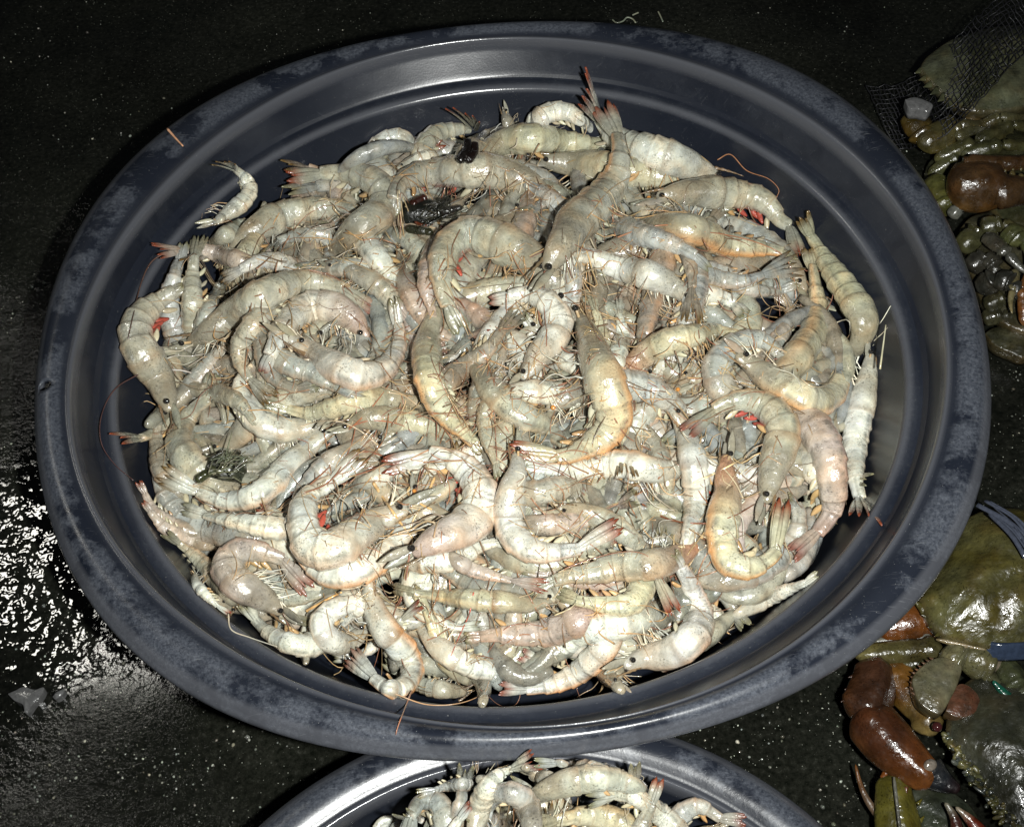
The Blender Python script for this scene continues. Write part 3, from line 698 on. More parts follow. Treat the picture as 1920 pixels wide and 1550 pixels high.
# ------------------------------------------------------------------ traced shrimp, from the bottom of the heap to its top
# label | pixels | width | flags
LIST = """
blue-grey shrimp lying along the wall at the left, below its olive tailed neighbour|290 850 298 885 312 930 338 962 375 982 420 992 455 998|62|bn
thin pale shrimp with red tip poking out at the far left edge of the heap|258 902 272 925 288 955 312 975 345 990|28|pr
thin pinkish shrimp tail against the left wall just under another one|268 940 282 958 305 985 335 1003 365 1015|30|pr
white headed shrimp with frothy bristles below the olive tailed shrimp at left|342 952 385 966 430 975 480 984 520 990|46|wnF^
striped grey shrimp slanting down the lower left edge of the heap|308 998 335 1018 369 1046 398 1078 420 1106 442 1138|40|gn
small cream shrimp with red tail at the lower left wall|432 1152 408 1136 388 1116 370 1095 364 1072|30|wr
white shrimp hanging over the lower left edge of the heap below the pink hook|455 1130 478 1160 502 1182 534 1200 567 1208 592 1204|46|wn
pale shrimp lying between the ring of white shrimp and the lower wall|720 1240 745 1262 790 1282 835 1292 880 1296|52|gn
brown speckled shrimp with its head pointing down over the lower wall|775 1100 800 1145 816 1180 832 1222 856 1256 884 1280|70|yn^
dark grey shrimp head with amber eye in the lower middle|770 1040 800 1055 825 1062 850 1072 874 1088|50|do
pale tail piece with red edges in the bottom middle beside the brown head|1045 1204 990 1252 955 1258 905 1252 870 1240|46|wru
broad white shrimp in the bottom middle, its back edged in pink|935 1290 985 1292 1030 1284 1075 1264 1110 1236 1130 1215|52|wpO
plump white shrimp above the pink backed one at the bottom|975 1225 1010 1245 1048 1220 1086 1192 1126 1176 1162 1172|58|wpO
pink brown shrimp head with long dark rostrum in the lower middle|870 1195 900 1192 935 1188 975 1188 1018 1184|58|pnh
yellowish shrimp lying end to end with the straight banded one|1045 1110 1080 1124 1116 1130 1156 1134 1184 1128 1200 1106|50|yn
grey translucent shrimp at lower right under the orange backed one|1400 1175 1380 1150 1362 1122 1345 1096 1330 1070|55|dn
pale greenish shrimp sticking its blunt end out over the lower right wall|1536 1075 1512 1092 1479 1105 1438 1123 1398 1143 1370 1160|34|wnx
silvery shrimp at the lower right wall next to the bent white one|1300 1110 1322 1130 1345 1155 1362 1185|42|wn
orange and dark tailed shrimp tucked at the top of the lower right wall|1500 1055 1520 1020 1540 985 1548 950 1540 915|44|wr
grey shrimp lying flat behind the orange backed one on the right|1475 930 1490 945 1497 965 1492 1000 1470 1030|58|bn
long legged shrimp belly up along the right wall with white gills and orange tail|1630 979 1612 936 1603 900 1600 858 1603 812 1613 762 1626 706 1632 662|54|wrF-
yellow green shrimp curving down the upper right wall of the heap|1505 402 1520 440 1548 485 1576 526 1604 566 1622 604 1612 644 1590 672|56|yoF-
small grey shrimp under the upper right tail fan|1500 530 1465 545 1435 545 1400 538 1370 522|44|bn
red fan tailed shrimp pointing up left on the right side of the heap|1432 520 1484 572 1478 605 1458 640 1440 670|44|pr-
pale shrimp with olive tail lying under the orange bellied one at upper right|1500 492 1430 515 1385 527 1335 520 1290 508|42|bo
striped white shrimp arching over the middle right|1400 590 1378 570 1348 556 1318 556 1290 585 1282 620|50|wns
grey shrimp with plates showing in the middle right behind the tall brown head|1255 690 1262 655 1275 620 1292 590 1300 560|46|bn
brown fan tail hanging straight down in the middle right|1299 606 1298 540 1296 510 1290 480 1284 455|36|kou
olive fan tail standing up beside the red one in the middle of the heap|1102 524 1116 582 1126 610 1132 640|34|no-
brown translucent shrimp standing head up in the middle right|1218 720 1207 672 1206 640 1214 600 1226 555 1238 512|58|kn^
orange headed shrimp lying across the middle right beside the ring shaped one|1420 640 1385 630 1345 624 1304 630 1262 641|50|yoh
dark red tailed shrimp between the two vertical ones in the middle|1153 548 1160 590 1166 628 1156 664 1144 700 1130 735|36|wr
bluish shrimp with its pale flank turned up in the middle left of centre|955 600 935 640 915 690 902 735|40|dn
small pale grey shrimp above the white arch near the centre|1035 640 1060 610 1072 575 1074 540|36|bn
pale shrimp curled round the dark crab piece at the top of the heap|735 268 775 275 757 256 727 262 707 284 707 312 722 330|46|wrR
arched grey shrimp with reddish brown tail at the top edge|866 214 893 243 857 244 817 253 796 275 790 300|38|gr
narrow white banded shrimp behind the black claw tips|880 275 855 282 817 291 776 304 745 318|26|ws
white arched shrimp resting at the top centre of the heap|1140 266 1118 250 1092 229 1064 212 1034 212 1008 228 1002 255|38|wn
small shrimp head poking at the top edge left of the white arch|1005 262 985 258 960 252 940 250 920 258|34|kn
yellowish shrimp with whiskery head at the top centre|1170 262 1138 272 1100 270 1060 268 1020 262 985 262|52|yoF
pale yellow shrimp below the whiskery one at the top centre|1345 352 1305 345 1245 333 1185 325 1120 316 1065 308 1012 302|60|yn
bristle headed white shrimp along the upper right edge|1089 156 1122 222 1150 258 1185 275 1230 290 1272 304 1312 320 1348 334|60|wrF-u
pale grey shrimp tail curled beside the diagonal one at top|985 400 1010 385 1035 370 1030 345 1010 335|44|bn
silver blue shrimp piece under the diagonal shrimp|960 330 985 345 1015 362 1045 385|42|bn
thin white shrimp standing off the heap at the upper left wall|417 307 441 318 460 335 468 357 456 377 430 398 401 419|33|wo
brown whiskered head at the upper left of the heap beside the thin white one|520 400 485 415 450 425 418 445 390 462|46|gn
yellow striped shrimp slanting at the upper left|512 388 500 405 485 440 466 472 448 505|42|yn
reddish tailed shrimp poking left out of the upper left of the heap|290 470 340 468 380 470 415 480 450 490|34|pr
blue grey shrimp standing upright beside the left hand big curl|345 455 336 490 328 520 318 560|44|bn
upright grey shrimp behind the bristly head at left|375 440 365 480 362 520 362 560 366 605|42|gn
slim blue grey shrimp next to the upright grey one at left|430 500 412 530 400 562 388 592|32|bn
small grey curved shrimp with bright wet back at the upper left|505 475 520 452 552 444 593 440 622 450 628 478|36|b!n
olive tailed white shrimp arching above the long brown backed one at left|415 522 452 506 478 494 505 490 532 498 548 515|42|wo
grey striped shrimp lying above the brown backed one|556 505 590 496 625 496 662 504 690 518 712 540|44|bns
small grey blob of shrimp next to the red streaked one at upper left|690 440 712 450 705 480 690 500 660 500|38|bn
arched pale shrimp left of the big central curl|685 420 710 430 750 442 778 464 798 492 805 520|50|gn
white bristly shrimp slanting down left of the central curl|800 620 765 565 741 526 717 495 695 465 678 440|54|wnF
grey shrimp below the bristly one left of the central curl|830 640 790 632 752 590 728 555 705 535|42|gp
pink brown shrimp with orange tail pointing right near the centre|920 630 862 640 828 625 800 600 775 560|42|pr
orange tailed shrimp hanging down beside the central curl|822 682 814 597 806 562 800 535 805 500|38|pr
pinkish shrimp running down beneath the orange tail|735 560 765 600 780 640 792 672 806 705 818 735|44|pn
brown headed shrimp slanting down left in the very centre|975 580 940 620 924 643 898 670 858 697 825 722|46|kn
olive speckled shrimp with tail pointed left below the large S curve|498 757 539 768 580 776 620 768 661 755 710 750 760 752 800 757|44|yn
grey shrimp under the olive pointed one in the left middle|600 720 560 730 525 715 505 690 500 660|44|dn
pale translucent shrimp between the S curve and its tail|690 745 660 740 625 720 590 700 560 690|44|bn
grey shrimp lying beneath the bristly translucent one at left|500 820 475 790 450 757 417 740 385 735|56|gp
brown thin tailed shrimp standing at the left edge|300 760 298 790 295 820 296 850 305 885|34|kn
large translucent shrimp with white legs down its side at the left|398 700 392 745 364 768 342 800 336 838 350 862|66|gnF-
left middle shrimp running under the antennae toward the centre|900 815 862 818 805 800 750 790 695 786 650 800|50|yn
orange edged olive shrimp above the narrow pointed one near the centre|905 850 892 832 870 810 844 786 824 757 812 728|58|yoO
narrow shrimp with closed tail pointing straight down in the middle|935 898 931 870 920 840 912 806 914 773 934 740|36|gn
small white shrimp piece between the two big yellow curls|860 862 820 878 790 876 750 880 700 900|34|wn
pale shrimp half covered under the left yellow curl|575 1000 560 1030 592 1064 630 1078 672 1068 712 1042|62|wnO
dark translucent shrimp in the gap left of the yellow curls|520 1010 540 985 560 950 575 920 600 890|46|bn
whitish shrimp under the right hand yellow curl|960 1020 930 1015 895 1025 860 1045 830 1050|46|wns
pale grey shrimp tail in the middle under the L shaped one|1180 1010 1170 975 1180 930 1185 890|38|bn
second grey tail segment beside it in the middle|1250 1010 1245 970 1250 930 1246 890|38|gn
yellow white shrimp beneath the big S shaped one near the centre|1180 770 1140 765 1096 750 1058 741 1020 738 985 738|46|wnF
green grey small shrimp under the S shaped one|1120 880 1080 850 1045 820 1020 795 985 780|56|gn
pale green speckled shrimp with closed mouth under the pinkish tail|1200 915 1152 920 1103 919 1050 917 1010 925|48|go
cream orange edged shrimp with dark rostrum pointing right in the middle|975 870 1022 880 1076 882 1130 874 1172 872 1226 882|54|wnO-
olive fan tail hanging below the tail bend of the S shaped shrimp|1178 895 1165 838 1168 810 1172 775 1165 740|36|nou
pinkish grey shrimp lying slanted inside the L shaped one|1195 930 1157 950 1117 966 1076 980 1022 985|42|pn-
green grey shrimp lying right of the central arch under its legs|1245 830 1275 812 1272 775 1244 746 1206 729 1165 724|60|bnF
vertical white shrimp right of centre with pinkish lower tail|1262 1085 1276 1042 1290 1012 1301 970 1307 924 1303 876 1292 828|56|wpR-
olive fan tail with red tip beside the bent shrimp at lower right|1268 1152 1232 1080 1215 1050 1190 1020|46|gru
brown green shrimp with black eye and long rostrum above the banded one|990 1110 1036 1088 1077 1077 1117 1071 1158 1061 1212 1058|58|gnh
red striped tail lying across the lower middle|1028 1100 960 1088 930 1080 895 1070|30|pru
straight banded shrimp lying horizontally in the lower middle|735 1102 775 1110 804 1115 858 1120 913 1126 953 1128 994 1132 1036 1127|46|yos^
red green tail fan sticking right beside the white ring at the bottom|792 1130 755 1160 735 1180 715 1200|46|gru
white ring curled shrimp at the lower left of the bottom edge|645 1180 640 1168 675 1134 634 1140 606 1164 614 1194 648 1204 680 1184 694 1160|46|wn
bright white curled shrimp on the bottom wall with its tail turned left|653 1226 700 1270 732 1290 760 1282 772 1254 755 1220 728 1190|56|wpOs
pinkish hook shaped shrimp with red tail at the lower left|583 1110 532 1050 491 1036 452 1034 430 1058 442 1088 474 1108 505 1127 530 1150|60|ppPF
C shaped pale shrimp against the left wall|345 535 330 546 295 568 262 602 259 638 276 672 296 704 310 738 320 772|62|gnR
pale half curl with pink head under the S curve|492 700 506 668 526 630 552 594 590 576 630 580 664 602 688 636|60|wrhF
lower tail of a grey green shrimp hanging left of the half curl|512 752 470 712 453 684 452 650 470 620|44|go
long brown backed shrimp with white bristled head at the left|708 583 645 541 606 532 566 529 525 541 485 561 444 588 404 615 352 647|58|gpoF
S curved shrimp with upright tail in the left middle|738 560 745 610 748 638 736 670 716 694 682 703 655 697 620 681 579 657 540 632|58|wno
long shrimp with dark green fan tail at the left|298 884 372 922 410 936 450 936 486 923 518 898 545 870 575 840 622 806|54|woo
short grey blue shrimp at the upper left behind the dark crab piece|700 400 672 398 640 390 600 392 556 398|52|gn
red tailed shrimp bending over at the upper left|535 332 600 325 650 326 700 342 722 372 708 402 680 420|60|gr
broad grey shrimp lying along the top left of the heap with red belly|735 405 738 376 755 342 792 328 832 325 872 324 900 322|64|gnR
orange bellied shrimp behind the one with red belly stripe at upper right|1330 505 1305 480 1272 464 1232 450 1195 440 1168 428|46|bn
creamy shrimp under the diagonal one with its head to the right|1030 500 1062 490 1096 480 1136 494 1176 508 1212 516|50|wnF
brown headed shrimp with orange lower edge and black eye at upper right|1490 490 1470 472 1434 466 1393 462 1352 454 1312 434 1278 424|56|ynO-
red bellied shrimp arching at the upper right with tail pointing down|1503 492 1484 425 1462 414 1446 393 1422 375 1379 366 1325 362 1272 364 1230 372|58|grRF
upright speckled shrimp on the right with orange lower flank|1515 465 1524 500 1530 543 1533 586 1524 626 1506 656 1492 676|60|yoo^-
big curled shrimp with red legs left of the centre|868 622 842 576 829 532 831 492 848 458 884 441 926 452 966 470|74|gnRo
diagonal shrimp with red tipped tail raised at the top|1128 196 1160 255 1163 282 1160 325 1138 366 1108 396 1081 420 1062 450 1041 482 1024 509|66|groO-
white arched shrimp with thin brown head near the centre|917 564 952 556 988 553 1023 567 1041 592 1044 612 1034 637 1014 660 997 686 978 712|55|wp
ring curled shrimp behind the U shaped one on the right|1500 690 1460 663 1434 641 1402 639 1366 658 1346 688 1350 720 1368 745|56|bo
pink backed large shrimp on the right wall with tail turned down|1482 1042 1530 1000 1556 962 1560 928 1556 880 1545 838 1520 802 1488 785|68|ppPt
yellow orange U shaped shrimp at the lower right with tail turned up|1470 935 1456 1032 1437 1050 1402 1063 1366 1050 1356 1012 1358 971 1365 930 1362 890 1362 852|64|yrOh
U shaped shrimp on the right with head to the left and tail up|1559 612 1556 654 1567 673 1573 705 1561 736 1534 751 1499 741 1461 720 1414 687 1380 664|60|ynoO
pink tailed shrimp hooked over on the right with brown head pointing down|1283 814 1337 770 1372 754 1413 754 1450 776 1467 808 1460 844 1450 873 1442 906 1434 944|62|gpoR
bent pale shrimp on the lower right wall pointing its head left|1262 1035 1275 1062 1290 1089 1303 1122 1309 1152 1303 1182 1284 1208 1251 1224 1208 1232 1168 1248|62|wnoF
L shaped white shrimp in the middle with tail to the right|1166 980 1088 1028 1049 1033 1008 1033 976 1017 957 985 956 952 962 916 972 880 968 848|60|wro
right hand yellow white curl with brown head and rust tipped tail|716 876 806 850 845 862 880 889 898 922 896 957 872 986 840 1001 807 1017 772 1038|72|wroRh
left hand yellow white curl with red legs and dark tail|682 850 626 902 600 918 575 944 571 984 591 1025 628 1026 666 1001 704 977 738 964 766 952|70|wooRF
large S shaped greenish shrimp in the centre with red edged tail|956 846 1042 856 1072 851 1113 830 1140 806 1149 773 1135 724 1118 680 1102 632 1084 590|74|yroO
"""
for ln in LIST.strip().split('\n'):
    lab, p, w_, fl_ = ln.split('|'); v = list(map(float, p.split()))
    fl_ = fl_.replace('!', '')
    pale = fl_
    if fl_[0] == 'n': fl_ = 'y' + fl_[1:]
    shrimp(lab, list(zip(v[::2], v[1::2])), float(w_), fl_)

# second basin
LIST2 = """
round white shrimp end at the left of the small basin|690 1580 705 1556 722 1540 742 1548 748 1580|48|wr
grey curled shrimp beside the white end in the small basin|760 1575 770 1530 790 1503 820 1506 835 1540 830 1575|56|bn
long pale shrimp against the upper edge of the small basin|780 1490 815 1480 850 1470 885 1466 915 1455|36|bn
pale blue shrimp lying along the top rim of the small basin|1000 1430 1045 1430 1085 1436 1125 1446 1160 1458|34|bn
grey shrimp lying under the red whisker in the small basin|1260 1540 1225 1500 1180 1470 1130 1460 1080 1465|50|gn
cream shrimp in the middle of the small basin|990 1560 1040 1540 1090 1530 1140 1535 1180 1560|58|yn
wet blue shrimp at the right of the small basin|1400 1538 1352 1535 1310 1512 1275 1530 1250 1570|46|br
pale shrimp under the raised tail in the small basin|1100 1500 1150 1490 1200 1500 1240 1530|44|wn
shrimp in the small basin with its red fan tail raised at the top|1237 1458 1222 1505 1205 1540 1190 1580|46|gru
broad curled grey shrimp near the left middle of the small basin|905 1600 912 1540 920 1505 950 1487 982 1500 996 1540 1000 1590|44|bn
long shrimp with bright orange tail across the small basin|1008 1422 960 1440 925 1462 905 1500 893 1545 885 1580|40|wr
shrimp with orange tail tip pointing up in the small basin|885 1505 862 1535 845 1560 830 1590|40|wr
"""
filler(26, 44, 54, .9, 'gbwy', 'shrimp half buried low in the small basin', 'grey shrimp lying low in the small basin, mostly hidden beneath others', lambda x, y: np.hypot((x - 1050) / 380, (y - 1720) / 300) < 1, 1050, 1600, 330, 120)
for ln in LIST2.strip().split('\n'):
    lab, p, w_, fl_ = ln.split('|'); v = list(map(float, p.split()))
    shrimp(lab, list(zip(v[::2], v[1::2])), float(w_), fl_, group='shrimp heaped in the small basin')
for L_ in LATE: late_feelers(*L_)
print('shrimp done', 'top', H.max() - RIM, np.percentile(H[R1 < .2], [10, 50, 90]) - RIM)

# ------------------------------------------------------------------ broken legs and feelers strewn over the heap
def strand(buf, pix, r0, r1, col, n=40, dz=0.0018):
    L_ = spline(np.array(pix, float), n); z = np.full(n, RIM - .02)
    for _ in range(8):
        P = np.array([px(x, y, zz) for (x, y), zz in zip(L_, z)]); z = .5 * z + .5 * smooth1(hget(P[:, 0], P[:, 1]) + dz, 3, 2)
    on_wall = np.hypot(P[:, 0], P[:, 1]) > .245
    z = smooth1(np.where(on_wall, z + .002, np.maximum(z, hget(P[:, 0], P[:, 1]) + .0008)), 1)
    P = np.array([px(x, y, zz) for (x, y), zz in zip(L_, z)])
    tube(buf, P, np.linspace(r0, r1, n), np.linspace(r0, r1, n), UP, 6, col)
def tangle():
    b = Buf(); cen = [(1000, 470, 150, 120), (880, 720, 110, 80), (1290, 700, 120, 150), (760, 940, 100, 80), (1010, 720, 90, 80), (480, 620, 120, 60), (950, 330, 90, 60), (1180, 880, 100, 80), (1090, 1180, 120, 60), (1380, 620, 110, 80), (620, 440, 100, 60), (935, 755, 600, 470), (935, 755, 600, 470), (935, 755, 600, 470)]
    for k in range(480):
        c = cen[rng.integers(len(cen))]; x, y = rng.normal(c[0], c[2] * .6), rng.normal(c[1], c[3] * .6)
        if not in_pile(x, y, .93): continue
        a = rng.uniform(0, 6.28); l = rng.uniform(20, 95); bd = rng.normal(0, .55)
        pts_ = [(x, y), (x + l * .5 * math.cos(a), y + l * .5 * math.sin(a)), (x + l * (.5 * math.cos(a) + .5 * math.cos(a + bd * 2)), y + l * (.5 * math.sin(a) + .5 * math.sin(a + bd * 2)))]
        col = jit([(.38, .29, .17), (.36, .22, .10), (.46, .42, .33), (.28, .19, .11), (.15, .10, .06)][rng.integers(5)], .1)
        r = rng.uniform(.00028, .0006)
        strand(b, pts_, r, r * .4, col, 12, rng.uniform(.0004, .0022))
    for k in range(230):                          # long feelers trailing over their neighbours
        x, y = rng.normal(935, 380), rng.normal(740, 300)
        if not in_pile(x, y, .88): continue
        a = rng.uniform(0, 6.28); cv = rng.normal(0, 1.6); l = rng.uniform(90, 300); t = np.linspace(0, 1, 7); an = a + cv * t + .3 * np.sin(t * 6 + k)
        X = x + np.cumsum(np.cos(an)) * l / 7; Y = y + np.cumsum(np.sin(an)) * l / 7
        ok = ((X - 935) / 640) ** 2 + ((Y - 760) / 500) ** 2 < 1
        if ok.sum() < 4 or not ok[0]: continue
        kf = np.nonzero(~ok)[0]; e_ = kf[0] if len(kf) else 7
        if e_ < 4: continue
        strand(b, list(zip(X[:e_], Y[:e_])), .00050, .00020, jit([(.30, .20, .11), (.20, .11, .06), (.38, .30, .19), (.26, .13, .07)][rng.integers(4)], .12), 44, .0008)
    tag(build('loose_legs', b, M_LEG), 'tangle of loose shrimp legs and bristles strewn over the heap', 'legs', kind='stuff')
tangle()
for lab, pix, r0, col in (
        ('brown feeler looping over the large S shaped shrimp toward the right', [(1205, 945), (1235, 965), (1275, 978), (1330, 980), (1380, 965), (1415, 945)], .0006, (.16, .05, .02)),
        ('rusty bundle of long feelers crossing the left of the heap', [(545, 885), (600, 845), (660, 800), (700, 760), (730, 720)], .0007, (.30, .12, .06)),
        ('curly reddish feeler above the yellow curls', [(655, 800), (700, 788), (760, 800), (775, 830), (745, 860), (700, 850)], .0005, (.30, .12, .07)),
        ('long thin feeler sweeping over the straight banded shrimp to the lower wall', [(888, 1110), (880, 1150), (862, 1190), (845, 1230)], .0005, (.34, .08, .05)),
        ('red brown feeler lying on the left wall of the big basin', [(320, 470), (285, 490), (265, 530), (250, 590), (235, 660)], .0006, (.08, .045, .035)),
        ('dark red feeler curving down the left inner wall', [(262, 700), (215, 730), (190, 780), (190, 830), (215, 870), (250, 900)], .0005, (.06, .03, .028)),
        ('orange feeler hanging from the white curl across the lower rim', [(772, 1295), (760, 1325), (745, 1365), (740, 1392)], .0005, (.28, .13, .08)),
        ('thin brown feeler loop below the brown headed shrimp at the bottom', [(740, 1300), (800, 1320), (860, 1318), (905, 1300), (918, 1275)], .0004, (.36, .22, .12)),
        ('clear feeler looping over the lower left wall', [(428, 1150), (434, 1180), (470, 1195), (520, 1212)], .0005, (.36, .34, .28)),
        ('brown looping feeler at the upper right wall of the big basin', [(1345, 300), (1370, 290), (1400, 320), (1440, 335), (1460, 355), (1456, 370)], .0005, (.30, .14, .07)),
        ('dark feeler arching over the brown headed shrimp at upper right', [(1158, 445), (1200, 430), (1250, 422), (1300, 432), (1360, 440), (1420, 455), (1470, 480), (1488, 520), (1492, 560)], .0006, (.34, .16, .09)),
        ('orange leg lying under the centre of the left yellow curl', [(700, 905), (730, 950), (755, 985), (775, 1010)], .0012, (.48, .30, .13)),
        ('pale orange leg crossing in the middle of the two yellow curls', [(815, 895), (795, 940), (775, 975), (765, 1005)], .0010, (.50, .35, .17)),
        ('forked orange leg beside the brown head of the right yellow curl', [(775, 905), (765, 925), (790, 945), (810, 955)], .0010, (.46, .30, .13)),
        ('orange leg stretched above the ring curled shrimp at right', [(1300, 905), (1345, 885), (1390, 860), (1420, 838)], .0008, (.66, .52, .30)),
        ('cream leg lying over the white ring shrimp at lower left', [(575, 1145), (610, 1125), (640, 1110)], .0010, (.62, .38, .16))):
    b = Buf(); strand(b, pix, r0, r0 * .5, col); c = b.v[0].mean(0)
    tag(build('feeler' if 'feeler' in lab else 'leg_fragment', b, M_LEG, origin=c), lab, 'feeler' if 'feeler' in lab else 'leg', 'loose feelers and legs on the heap')
b = Buf(); P = np.linspace(px(1650, 692, RIM - .030), px(1661, 609, RIM - .018), 10); tube(b, P, np.linspace(.0010, .0005, 10), np.linspace(.0007, .0004, 10), UP, 6, (.36, .33, .22))
tag(build('leg_fragment', b, M_LEG, origin=P[5]), 'pale stiff spine standing out on the right edge of the heap', 'leg', 'loose feelers and legs on the heap')
b = Buf(); P = spline(np.array([px(314, 242, RIM + .001), px(328, 258, RIM + .001), px(343, 274, RIM + .0015)]), 12); tube(b, P, np.linspace(.0011, .0006, 12), np.linspace(.0011, .0006, 12), UP, 6, (.5, .28, .17))
tag(build('leg_fragment', b, M_LEG, origin=P[6]), 'short orange leg fragment lying on the upper left rim', 'leg', 'loose feelers and legs on the heap')

# ------------------------------------------------------------------ crabs
def ell(buf, c, ax, r, col, up=UP, n=14, m=14, pw=.5):
    ax = nrm(np.array(ax, float)); t = np.sin(np.linspace(-1, 1, n) * math.pi / 2)
    k = np.clip(1 - t ** 2, .0004, 1) ** pw
    tube(buf, c + ax * (t * r[0])[:, None], k * r[1], k * r[2], up, m, col)
def two(col, under, n, m, along=None):
    """shell colour on top shading into a paler underside colour, mottled along the length"""
    ph = np.arange(m) / m * 2 * math.pi; f = np.clip(.5 - .75 * np.cos(ph), 0, 1)[None, :, None]
    C = np.asarray(col) * (1 - f) + np.asarray(under) * f + np.zeros((n, m, 3))
    if along is not None:
        t = np.clip((np.linspace(0, 1, n) - .45) / .55, 0, 1)[:, None, None]; C = C * (1 - t) + np.asarray(along) * t
    return C * (1 + .16 * np.sin(np.linspace(0, 19, n))[:, None, None] * np.sin(ph * 3 + 1)[None, :, None])
def crest(A, B, ph):
    """limb section with a keel on its upper side and flattened flanks"""
    k = np.exp(-(np.minimum(ph, 2 * math.pi - ph) / .35) ** 2)[None]
    return A * (1 + .16 * k), B * (1 - .10 * k) * (1 + .10 * np.cos(4 * ph)[None])
def seg(buf, p0, p1, r0, r1, col, flat=.7, bulge=.12, n=20, m=16, bend=0.0, under=None, along=None, knob=True):
    p0, p1 = np.array(p0, float), np.array(p1, float); t = np.linspace(0, 1, n)
    d = p1 - p0; sd = nrm(np.cross(d, UP)) * np.linalg.norm(d)
    P = p0 + d * t[:, None] + sd * (bend * np.sin(t * math.pi))[:, None]
    r = (r0 + (r1 - r0) * t) * (1 + bulge * np.sin(t * math.pi) ** 2)
    e = np.clip(np.minimum(t / .16, (1 - t) / .10), 0, 1); r = r * (.30 + .70 * e ** .55)
    if knob: r = r * (1 + .14 * np.exp(-((t - .86) / .05) ** 2) - .10 * np.exp(-((t - .75) / .05) ** 2))
    u_ = np.asarray(col) * 1.5 if under is None else under
    tube(buf, P, r * flat, r, UP, m, two(col, u_, n, m, along), shape=crest)
    L_ = np.linalg.norm(d)
    if r0 > .0045:
        for k in range(3):                       # short spines along the outer margin
            q = p0 + d * (.45 + .2 * k) + nrm(np.cross(d, UP)) * (r0 * .95); a_ = nrm(np.cross(d, UP)) * .6 + d / L_ * .6
            tube(buf, q + a_ * (np.linspace(-.3, 1, 5) * r0 * .28)[:, None], r0 * .09 * np.linspace(1, .2, 5), r0 * .11 * np.linspace(1, .2, 5), UP, 6, np.asarray(col) * 1.3)
def claw(buf, p0, p1, r0, r1, col, tip, bend=.12, teeth=0, n=26, side=1):
    p0, p1 = np.array(p0, float), np.array(p1, float); t = np.linspace(0, 1, n)
    d = p1 - p0; sd = nrm(np.cross(d, UP)) * np.linalg.norm(d)
    P = p0 + d * t[:, None] + sd * (bend * np.sin(t * math.pi))[:, None]
    r = (r0 + (r1 - r0) * t ** 1.2) * np.clip(t / .08, .5, 1) ** .5; r[-1] *= .3
    C = np.array(col) * (1 - np.clip((t - .55) / .4, 0, 1))[:, None] + np.array(tip) * np.clip((t - .55) / .4, 0, 1)[:, None]
    tube(buf, P, r * .8, r, UP, 12, C)
    for k in range(teeth):
        tt = .15 + .75 * k / max(1, teeth); i = int(tt * (n - 1)); q = P[i] + nrm(np.cross(d, UP)) * side * r[i] * .85 + UP * r[i] * .25
        ell(buf, q, np.cross(d, UP), (r0 * (.20 + .10 * (k % 2)), r0 * .15, r0 * .17), jit((.24, .19, .07), .1), n=7, m=7)
def chain(name, par, org, pts_, radii, col, under=None):
    """jointed leg: one part per segment"""
    for k in range(len(pts_) - 1):
        a_, b_ = np.array(pts_[k]), np.array(pts_[k + 1])
        if k == len(pts_) - 2: part(name, par, org, lambda b: claw(b, K(*a_), K(*b_), radii[k], radii[k] * .2, col, np.asarray(col) * 1.6, .08))
        else: part(name, par, org, lambda b: seg(b, K(*a_), K(*b_), radii[k], radii[k + 1], col, under=under, bulge=.18))
def carapace(buf, outline, z, dome, col, col2, spines=(), grooves=1.0):
    o = np.array([px(x, y, z) for x, y in outline]); cl = np.vstack([o, o[:1]])
    o = spline(cl, 121)[:-1]; n = len(o); c = o.mean(0); size = np.linalg.norm(o - c, axis=1).max()
    rows = []; cols = []
    fs = (.95, .985, 1.0, 1.0, .985, .955, .92, .88, .83, .77, .70, .62, .54, .46, .38, .30, .22, .14, .06)
    for k, f in enumerate(fs):
        P = c + (o - c) * f
        X = (P[:, 0] - c[0]) / size; Y = (P[:, 1] - c[1]) / size
        if k >= 4:
            g1 = np.exp(-((np.abs(X) - .28 - .12 * np.abs(Y)) / .05) ** 2) * (np.abs(Y) < .5) + np.exp(-((Y + .12 + .5 * X * X) / .05) ** 2) * (np.abs(X) < .33)
            P[:, 2] = z + .0018 + dome * (1 - f ** 2.6) - dome * .10 * grooves * g1 + dome * .03 * (np.sin(X * 21 + 2 * np.sin(Y * 9)) * np.sin(Y * 17)) * min(1, (1 - f) * 4)
        else: P[:, 2] = z + (-.009, -.005, -.001, .0012)[k]
        mixk = np.clip(.5 + .6 * np.sin(X * 7 + 2 * np.sin(Y * 5)) * np.sin(Y * 6 + 1), 0, 1)[:, None]
        cc = np.array(col) * (1 - mixk) + np.array(col2) * mixk
        if k < 5: cc = cc * .5 + np.array((.14, .10, .04)) * .5
        rows.append(P); cols.append(cc)
    V = np.vstack(rows + [[[c[0], c[1], z + .0018 + dome]], [[c[0], c[1], z - .010]]]); C = np.vstack(cols + [[col], [col]])
    F = grid_faces(len(rows), n); j = np.arange(n); e0 = len(rows) * n; F1 = np.stack([(len(rows) - 1) * n + j, (len(rows) - 1) * n + (j + 1) % n, np.full(n, e0), np.full(n, e0)], 1); F2 = np.stack([(j + 1) % n, j, np.full(n, e0 + 1), np.full(n, e0 + 1)], 1)
    buf.add(V, np.vstack([F, F1, F2]), C)
    for (x, y, dx, dy) in spines:
        a_ = px(x, y, z + .001); b_ = px(x + dx, y + dy, z + .002); t = np.linspace(0, 1, 6); wd = np.linalg.norm(b_ - a_) * .55
        tube(buf, a_ - (b_ - a_) * .5 + (b_ - a_) * (t * 1.5)[:, None], wd * (1.02 - t) * .5, wd * (1.02 - t), UP, 8, np.array(col) * 1.2)
